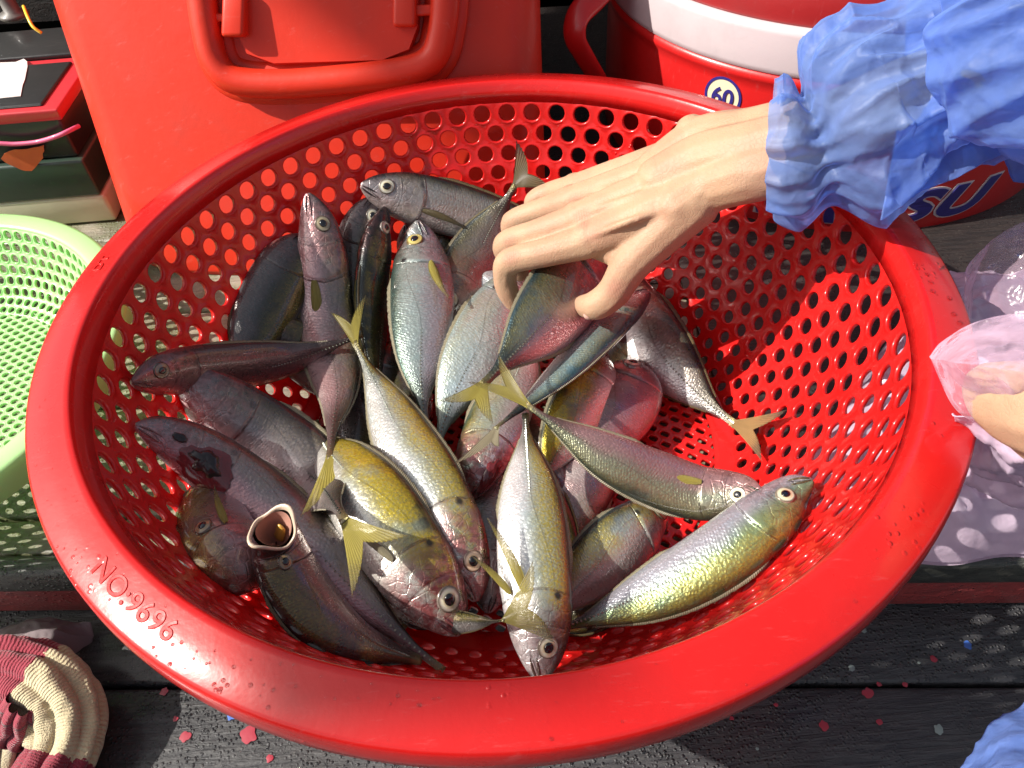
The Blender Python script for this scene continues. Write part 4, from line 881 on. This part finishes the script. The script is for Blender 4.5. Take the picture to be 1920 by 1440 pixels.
M['redbox'].node_tree.nodes['Principled BSDF'].inputs['Specular IOR Level'].default_value = .3
lid = loft('lid', [cl(z, w) for z, w in ((.216, .39), (.217, .405), (.25, .405), (.262, .385))], M['redbox'], cooler)
# moulded handle frame: a raised U, the recess panel inside, two hinge lugs
NF = unit(CN+np.array([0, 0, .45]))
def fpx(x, y, out=.0):
    Y = CO + NF*out; d = raydir(x, y); t = ((Y-CAM)@NF)/(d@NF); return CAM+d*t
hand_pts = [fpx(370, -90, .012), fpx(376, -30, .012), fpx(388, 60, .012), fpx(404, 118, .012), fpx(440, 150, .012), fpx(520, 158, .012), fpx(640, 150, .012), fpx(760, 134, .012), fpx(812, 108, .012), fpx(830, 50, .012), fpx(836, -20, .012), fpx(840, -90, .012)]
tube('handle', hand_pts, .0125, M['redbox'], cooler, 16, 110, 1.0, refn=NF)
tube('handle_flange', [p-NF*.012 for p in hand_pts], .019, M['redbox'], cooler, 16, 110, .30, refn=NF)
pan = [fpx(*q, .0) for q in ((452, -90), (452, 60), (470, 100), (520, 118), (720, 112), (770, 92), (786, 50), (790, -90))]
n_ = len(pan); pv = [tuple(p+NF*.0105) for p in pan]+[tuple(p+NF*.001-np.array([0, 0, .003])) for p in pan]
mesh('recess_panel', pv, [tuple(range(n_))[::-1]]+[(i, i+1, i+1+n_, i+n_) for i in range(n_-1)], M['redbox'], cooler, False)
for x0, x1, y1 in ((432, 474, 70), (744, 786, 52)):
    a, b, c, d = fpx(x0, -20), fpx(x1, -20), fpx(x1, y1), fpx(x0, y1)
    box('hinge_lug', [tuple(p) for p in (d, c, c+NF*.024, d+NF*.024, a, b, b+NF*.020, a+NF*.020)], M['redbox'], cooler, .0035, 3)
a, b, c, d = fpx(395, 24), fpx(450, 28), fpx(450, 44), fpx(395, 40)
box('hinge_pin', [tuple(p) for p in (d+NF*.004, c+NF*.004, c+NF*.016, d+NF*.016, a+NF*.004, b+NF*.004, b+NF*.016, a+NF*.016)], M['redbox'], cooler, .002, 3)
a, b, c, d = fpx(770, 10), fpx(825, 10), fpx(825, 30), fpx(770, 32)
box('hinge_pin', [tuple(p) for p in (d+NF*.004, c+NF*.004, c+NF*.016, d+NF*.016, a+NF*.004, b+NF*.004, b+NF*.016, a+NF*.016)], M['redbox'], cooler, .002, 3)

mp_ = [(-.02, .178), (.173, .178), (.176, -.085), (.9, -.14), (.9, .80), (-.32, .83), (-.32, .40), (-.02, .30)]; nm_ = len(mp_)
sheet_ = mesh('dark_shade_sheet', [(x, y, ZD+.0018) for x, y in mp_]+[(x, y, ZD+.0002) for x, y in mp_], [tuple(range(nm_))]+[(i, i+nm_, (i+1) % nm_+nm_, (i+1) % nm_) for i in range(nm_)], M['wall'], None, False)  # dark sheet added where the deck only lies in shade
tag(sheet_, 'black sheet added for the shade on the deck under the red jug', 'mat')
# ------------------------------------------------------------------ round red jug
JX, JY, JR = .395, .475, .25
jug = empty('water_jug', (JX, JY, ZD), 'large round red jug with a white band and blue lettering behind the basket', 'jug')
jc = (JX, JY, 0)
lathe('jug_body', [(.0, ZD-.03), (JR-.02, ZD-.03), (JR-.006, ZD-.026), (JR-.001, ZD-.015), (JR, -.14), (JR, -.10), (JR, -.06), (JR, -.040), (JR, -.034), (JR+.0025, -.030), (JR+.0035, -.026), (JR+.001, -.0215), (JR-.004, -.0205)], M['redjug'], jc, 160, jug)
lathe('white_band', [(JR-.006, -.023), (JR+.0002, -.0222), (JR+.0024, -.0205), (JR+.0030, -.016), (JR+.0030, .013), (JR+.0022, .018), (JR-.001, .0195), (JR-.008, .0197)], M['white'], jc, 160, jug)
lathe('jug_lid', [(JR-.008, .0185), (JR-.004, .0195), (JR-.003, .022), (JR-.005, .060), (JR-.012, .070), (JR-.03, .074), (.0, .076)], M['lidred'], jc, 160, jug)
def jpt(ang, z, lift=0): return (JX+(JR+lift)*math.cos(ang), JY+(JR+lift)*math.sin(ang), z)
def on_jug(nm, s, size, ang, z0, mat, lift, offset=0, shear=0, sy=1, space=1.0, ex=.0003, rot=0):
    v, f = text_mesh(s, size, ex, offset, shear, 0, 5, space)
    cr, sr = math.cos(rot), math.sin(rot)
    return mesh(nm, [jpt(R(ang)+(x*cr-y*sr*sy)/JR, z0+x*sr+y*sy*cr, lift+z) for x, y, z in v], f, mat, jug, False)
on_jug('lettering_outline', 'MATSU', .074, -101.5, -.146, M['whiteink'], .0006, .0052, .35, .62, 1.12)
on_jug('lettering', 'MATSU', .074, -101.5, -.146, M['blueink'], .0014, .0028, .35, .62, 1.12)
def disc(nm, ang, z0, r0, r1, mat, lift, n=40):
    v = []; 
    for rr in (r0, r1):
        for k in range(n): v.append(jpt(R(ang)+rr*math.cos(2*math.pi*k/n)/JR, z0+rr*math.sin(2*math.pi*k/n), lift))
    return mesh(nm, v, grid_faces(2, n, True), mat, jug, False)
disc('badge', -133.5, -.053, .0165, .0001, M['creamink'], .0004); disc('badge_ring', -133.5, -.053, .0188, .0162, M['blueink'], .0008)
on_jug('badge_number', '60', .023, -133.5, -.0540, M['blueink'], .0010, .0004, 0, 1, 1)
hp_ = [PY(x, y, Y) for x, y, Y in ((1165, -60, .40), (1120, -10, .385), (1084, 30, .37), (1078, 70, .365), (1095, 105, .37), (1122, 150, .385), (1150, 200, .41))]
tube('jug_handle', hp_, [.013, .0125, .012, .012, .012, .012, .012], M['redjug'], jug, 14, 60, .45, refn=(-.6, -.8, 0))

# ------------------------------------------------------------------ battery
zt = -.045
batt = empty('battery', (P(30, 150, zt)[0], P(30, 150, zt)[1], ZD), 'black and red car battery on a cream case beside the cooler', 'battery')
pr_ = P(107, 207, zt); yb, xb = pr_[1], pr_[0]; zb = PY(105, 368, yb)[2]; zstep = PY(100, 300, yb)[2]
x0 = xb-.26; pb = P(85, 95, zt); yb2 = yb+.20
def bx(nm, xa, xc, ya, yc, za, zc, mat, bev=.002, par=None): return box(nm, [(xa, ya, za), (xc, ya, za), (xc, yc, za), (xa, yc, za), (xa, ya, zc), (xc, ya, zc), (xc, yc, zc), (xa, yc, zc)], mat, par or batt, bev, 3)
bx('case', x0, xb+.004, yb-.004, yb2, ZD+.001, zb-.001, M['cream'], .004)
bx('lower_lid', x0, xb+.002, yb-.0055, yb2, zb, zstep, M['dkgreen'], .003)
bx('upper_lid', x0, xb-.003, yb+.001, yb2, zstep+.0005, zt-.003, M['black'], .004)
bx('red_frame', x0+.01, xb+.0008, yb-.001, yb+.115, zt-.010, zt+.0015, M['redtrim'], .002)
bx('cover', x0+.011, xb-.016, yb+.008, yb+.100, zt+.0008, zt+.0042, M['black'], .002)
bx('rear_cover', x0+.011, xb-.010, yb+.118, yb2-.01, zt-.006, zt+.0050, M['black'], .002)
def patch(nm, px, z, mat, th, Y=None, jag=0):
    pp = [P(x, y, z) if Y is None else PY(x, y, Y) for x, y in px]; n = len(pp); o = np.array([0, 0, th]) if Y is None else np.array([0, -th, 0])
    v = [p+o for p in pp]+[p for p in pp]
    return mesh(nm, v, [tuple(range(n))]+[(i, i+n, (i+1) % n+n, (i+1) % n) for i in range(n)], mat, batt, False)
patch('white_sticker', [(-60, 118), (0, 118), (30, 117), (45, 111), (51, 116), (52, 125), (47, 150), (43, 160), (39, 181), (0, 185), (-60, 187)], zt+.0046, M['label'], .0006)
patch('orange_sticker', [(2, 297), (8, 288), (18, 283), (28, 280), (40, 280), (52, 279), (60, 277), (72, 275), (82, 272), (83, 283), (80, 288), (81, 296), (74, 304), (66, 314), (60, 320), (48, 320), (40, 318), (32, 314), (20, 309), (10, 304)], 0, M['orange'], .0006, yb-.0062)
lathe('terminal', [(.0001, .028), (.007, .028), (.0085, .024), (.009, .006), (.016, .004), (.017, .001), (.015, -.001)], M['grey'], tuple(P(28, 30, zt+.008)), 32, batt)
tube('yellow_wire', [P(44, 12, .015), P(52, 32, .012), P(62, 50, .006), P(78, 62, .0)], .0016, M['yellow'], batt, 10, 30)
cord = [PY(-30, 268, yb-.009), PY(0, 269, yb-.009), PY(30, 270, yb-.0085), PY(70, 266, yb-.009), PY(105, 256, yb-.012), PY(128, 246, yb-.008), PY(148, 236, yb+.004)]
cd = tube('pink_cord', cord, .0022, M['pinkcord'], None, 12, 120); tag(cd, 'pink cord tied across the front of the battery', 'cord')

# ------------------------------------------------------------------ green basket
GC = (-.499, .079, -.100); gr = empty('plastic_basket', (GC[0], GC[1], ZD), 'smaller light green plastic basket at the left edge of the picture', 'basket')
GW = [(.176, -.002), (.170, -.02), (.160, -.045), (.148, -.062), (.130, -.069)]
perforated('perforated_wall', GW, 96, 8, .34, .002, M['green'], GC, gr, bulge=.0008, sq=1.1)
lathe('rim', [(.1965, -.022), (.1978, -.018), (.1975, -.004), (.196, .000), (.193, .0012), (.180, .0010), (.1775, .0002), (.176, -.002), (.178, -.004), (.181, -.0012), (.193, -.0015), (.1955, -.004), (.1955, -.022), (.1965, -.022)], M['green'], GC, 128, gr)
floor_grid('perforated_floor', .134, .0088, .0078, .0064, .0055, R(25), GC[2]-.0692, .0018, M['green'], (GC[0], GC[1]), gr, p=2.2)

# ------------------------------------------------------------------ pink film bag
bag = empty('plastic_bag', (.40, .0, ZD), 'crumpled pink translucent plastic bag lying on the deck at the right', 'bag')
n = 110; V = []
bx0, bx1 = .17, .62
def bagpt(i, j, top):
    u, v = i/(n-1), j/(n-1)
    fr = P(1640, 1066, ZD); fl2 = P(1920, 1050, ZD)
    y0 = fr[1]+(fl2[1]-fr[1])*((bx0+(bx1-bx0)*u)-fr[0])/(fl2[0]-fr[0]); y0 += .002*math.sin(u*40)
    y = y0+.26*v; xs = max(.165, .195+(y+.065)*.95); x = xs+(bx1-xs)*u
    e = min(1, min(v, 1-v)*9, min(u, 1-u)*14)**.5
    h = .030*e+.030*e*math.sin(math.pi*v)*(.6+.4*math.sin(u*7))
    p = (x, y, 0)
    h += e*(.014*(ridged(p, 16, 3)-.4)+.007*(ridged(p, 40, 6)-.4)+.003*ridged(p, 95, 1))
    rr = math.hypot(x, y); h = min(h+.004, max(.0006, (rr-.205)*1.2), .075 if rr > .262 else .05)
    return (x, y, ZD+.0025+max(.0008, h)) if top else (x, y, ZD+.0022)
for top in (1, 0):
    for i in range(n):
        for j in range(n): V.append(bagpt(i, j, top))
ff = [q[::-1] for q in grid_faces(n, n)]; N2 = n*n; ff += [tuple(x+N2 for x in q[::-1]) for q in ff]
mesh('bag_body', V, ff, M['bagfilm'], bag)
held = [sheet('bag_mouth', [[(1742, 668, .022), (1765, 640, .028), (1830, 602, .042), (1920, 585, .050), (2020, 580, .055)], [(1745, 672, .024), (1800, 680, .048), (1860, 690, .058), (1930, 700, .066), (2030, 720, .07)], [(1748, 680, .020), (1790, 765, .018), (1850, 800, .018), (1930, 835, .020), (2030, 880, .02)]], M['pinkfilm'], bag, 70, 60, amp=.007, sc=26, seed=3),
        sheet('bag_side', [[(1700, 640, -.06), (1800, 560, -.03), (1812, 500, -.02), (1860, 450, -.01), (1930, 410, 0), (2020, 380, 0)], [(1790, 800, -.10), (1815, 640, -.06), (1830, 560, -.045), (1905, 600, -.035), (1960, 600, -.03), (2040, 600, -.03)]], M['pinkfilm'], bag, 70, 50, amp=.006, sc=22, seed=6),
        sheet('bag_skirt', [[(1795, 760, .014), (1850, 805, .014), (1930, 840, .014), (2040, 880, .014)], [(1800, 900, -.10), (1850, 930, -.11), (1930, 960, -.11), (2060, 980, -.11)]], M['bagfilm'], bag, 60, 50, amp=.008, sc=22, seed=9)]

# ------------------------------------------------------------------ knitted glove roll
def knit():
    m = NT('knitted_cotton'); sp = m.n('SeparateXYZ', i_0=m.co('UV')); U, V_ = sp.outputs[0], sp.outputs[1]; g = m.geo()
    n1 = m.noise(140, 3, .7, g); n2 = m.noise(900, 2, .6, g)
    cu = m.math('ADD', U, m.math('MULTIPLY', m.math('SUBTRACT', n1, .5), .05))
    c = m.ramp(cu, [(0, (.30, .02, .045)), (.08, (.62, .53, .33)), (.14, (.30, .02, .045)), (.46, (.62, .53, .33)), (.76, (.26, .018, .04))], 'CONSTANT')
    c = m.mix(m.math('MULTIPLY', n2, .5), c, m.mix(1, c, (.45, .42, .40), 'MULTIPLY'))
    a = m.math('SINE', m.math('ADD', m.math('MULTIPLY', U, 620), m.math('MULTIPLY', m.math('ABSOLUTE', m.math('SINE', m.math('MULTIPLY', V_, 40))), 3)))
    h = m.math('ADD', m.math('MULTIPLY', a, .22), m.math('ADD', m.math('MULTIPLY', n2, .9), n1))
    m.p(Base_Color=c, Roughness=.9, Normal=m.bump(h, .9, .0012), Sheen_Weight=.3); return m.m
M['knit'] = knit()
glove = empty('knitted_cloth', P(90, 1350, ZL), 'rolled ribbed knitted cloth in maroon and cream on the lower deck', 'cloth')
nr, mU, nV = 9, 130, 150; V, UV = [], []
# a ribbed tube bent over in an arch; ribs run along the arch
arch = [(-95, 1350, ZL+.012, .020), (-70, 1290, ZL+.026, .023), (-5, 1268, ZL+.038, .0245), (72, 1285, ZL+.034, .0245), (118, 1335, ZL+.026, .024), (120, 1400, ZL+.020, .023), (88, 1470, ZL+.017, .023), (60, 1560, ZL+.016, .023)]
ac, AL = catmull([tuple(P(x, y, z))+(r,) for x, y, z, r in arch], mU); AT = np.gradient(ac[:, :3], axis=0)
cen = P(20, 1390, ZL+.02)
for i in range(mU):
    t = unit(AT[i]); o_ = unit(ac[i, :3]-cen); o_ = unit(o_-t*(o_@t)); b = np.cross(t, o_); u = i/(mU-1)
    for k in range(nV):
        a = 2*math.pi*k/nV; rib = abs(math.sin(a*nr/2+.6*noise.noise(Vector((u*4, a, 2)))))**.6
        r = ac[i, 3]*(.80+.26*rib)*(1+.16*noise.noise(Vector((u*7, math.cos(a)*1.5, math.sin(a)*1.5)))+.05*noise.noise(Vector((u*30, math.cos(a)*4, math.sin(a)*4))))
        V.append(ac[i, :3]+(o_*math.cos(a)*1.08+b*math.sin(a)*.92)*r); UV.append((u, a/6.283))
mesh('rolled_cuff', V, grid_faces(mU, nV, True), M['knit'], glove, True, UV)
V, UV = [], []
arch = [(-40, 1560, ZL+.010, .018), (-20, 1450, ZL+.012, .019), (15, 1370, ZL+.020, .020), (45, 1330, ZL+.034, .020), (52, 1300, ZL+.05, .014)]
ac, AL = catmull([tuple(P(x, y, z))+(r,) for x, y, z, r in arch], 70); AT = np.gradient(ac[:, :3], axis=0)
for i in range(70):
    t = unit(AT[i]); o_ = unit(np.array([0, .2, 1])-t*(np.array([0, .2, 1])@t)); b = np.cross(t, o_); u = i/69
    for k in range(90):
        a = 2*math.pi*k/90; rib = abs(math.sin(a*4.5))**.6; r = ac[i, 3]*(.80+.26*rib)
        V.append(ac[i, :3]+(o_*math.cos(a)*.8+b*math.sin(a)*1.1)*r); UV.append((.78*(1-u)+.12 if u < .9 else .3, a/6.283))
mesh('inner_fold', V, grid_faces(70, 90, True), M['knit'], glove, True, UV)
rag = sheet('folded_rag', [[(-60, 1200, ZL+.012), (20, 1168, ZL+.02), (90, 1160, ZL+.02), (170, 1166, ZL+.012)], [(-60, 1230, ZL+.03), (40, 1190, ZL+.034), (110, 1186, ZL+.03), (175, 1190, ZL+.006)], [(-60, 1330, ZL+.03), (40, 1270, ZL+.03), (110, 1240, ZL+.02), (172, 1200, ZL+.003)]], simple('grey_rag', (.20, .16, .17), .9, 0, 0, 300, .6), glove, 60, 50, amp=.005, sc=20, seed=12)

# ------------------------------------------------------------------ water drops on the flange
def drops(name, spots, label):
    V, f = [], []; K = 10
    for p, n, r in spots:
        a = unit(np.cross(n, [0.3, 1, .1])); b = np.cross(n, a); o = len(V)
        for ring, (rr, hh) in enumerate(((1, -.05), (.93, .22), (.68, .42), (.35, .52))):
            for k in range(K):
                q = 2*math.pi*k/K; V.append(p+(a*math.cos(q)+b*math.sin(q))*r*rr+n*r*hh)
        f += [tuple(x+o for x in q) for q in grid_faces(4, K, True)]; f.append(tuple(o+3*K+k for k in range(K)))
    ob = mesh(name, V, f, M['water'], None, True); tag(ob, label, None, None, 'stuff'); return ob
spots = []; rs = random.Random(4)
fn = lambda a: unit(np.array([math.cos(a)*.19, math.sin(a)*.19, 1.]))
for k in range(120):
    a = R(rs.choice([rs.gauss(215, 14), rs.gauss(250, 10), rs.gauss(12, 14), rs.uniform(0, 360)])); spots.append((on_flange(a, rs.uniform(.003, .0225), 0), fn(a), rs.choice([.0004, .0006, .0006, .0009])))
for px, py in ((1697, 505), (1713, 512), (1735, 520), (1742, 535), (1745, 553), (1780, 560), (1788, 590), (1800, 605), (1715, 470)):
    q = P(px, py, -.003); a = math.atan2(q[1], q[0]); spots.append((on_flange(a, min(.022, max(.002, math.hypot(q[0], q[1])-.2515)), 0), fn(a), .0016))
for px, py in ((400, 1282), (412, 1290), (409, 1296), (396, 1300), (425, 1284), (418, 1275), (300, 1262), (470, 1285)):
    q = P(px, py, -.003); a = math.atan2(q[1], q[0]); spots.append((on_flange(a, min(.022, max(.002, math.hypot(q[0], q[1])-.2515)), 0), fn(a), .0010))
drops('water_drops', spots, 'water drops scattered over the red basket rim')
spots = []; up_ = np.array([0, 0, 1.])
for k in range(1500):
    px, py = rs.uniform(330, 1250), rs.uniform(1290, 1440)
    q = P(px, py, ZL)
    if noise.noise(Vector((q[0]*40, q[1]*60, 3))) < -.05: continue
    spots.append((q, up_, rs.choice([.0003, .0004, .0005, .0007, .0010])))
for k in range(500):
    q = P(rs.uniform(0, 190), rs.uniform(1062, 1092), ZD+.002); spots.append((q, up_, rs.choice([.0004, .0006])))
drops('water_beads', spots, 'water beads covering the wet planks in front of the basket')


# ------------------------------------------------------------------ beam pieces added to cast shade, up towards the sun, outside the picture
wv_ = unit(np.cross(np.array(SUNV), [0, 1, 0])); wv_ = -wv_ if wv_[2] < 0 else wv_
def blocker(nm, ya, yc, wa, wc, dist, lb):
    """unseen bar added to block the sun: spans ya..yc sideways, wa..wc across"""
    pts_ = []
    for y_ in (ya, yc):
        for a_, b_ in ((wa, -.02), (wc, -.02), (wc, .02), (wa, .02)):
            p_ = np.array(SUNV)*(dist+b_)+wv_*a_; pts_.append((p_[0], p_[1]+y_, p_[2]))
    o_ = box(nm, pts_, M['blocker_dark'], None, .004); return tag(o_, lb, 'blocker')
blocker('shade_bar', .262, 2.2, -.065, .060, 5.0, 'long dark beam added high up on the left, out of view, to shade the cooler')
blocker('shade_flap', -.262, -.185, -.080, .030, 4.0, 'small dark flap added high up on the left, out of view, to shade the front')
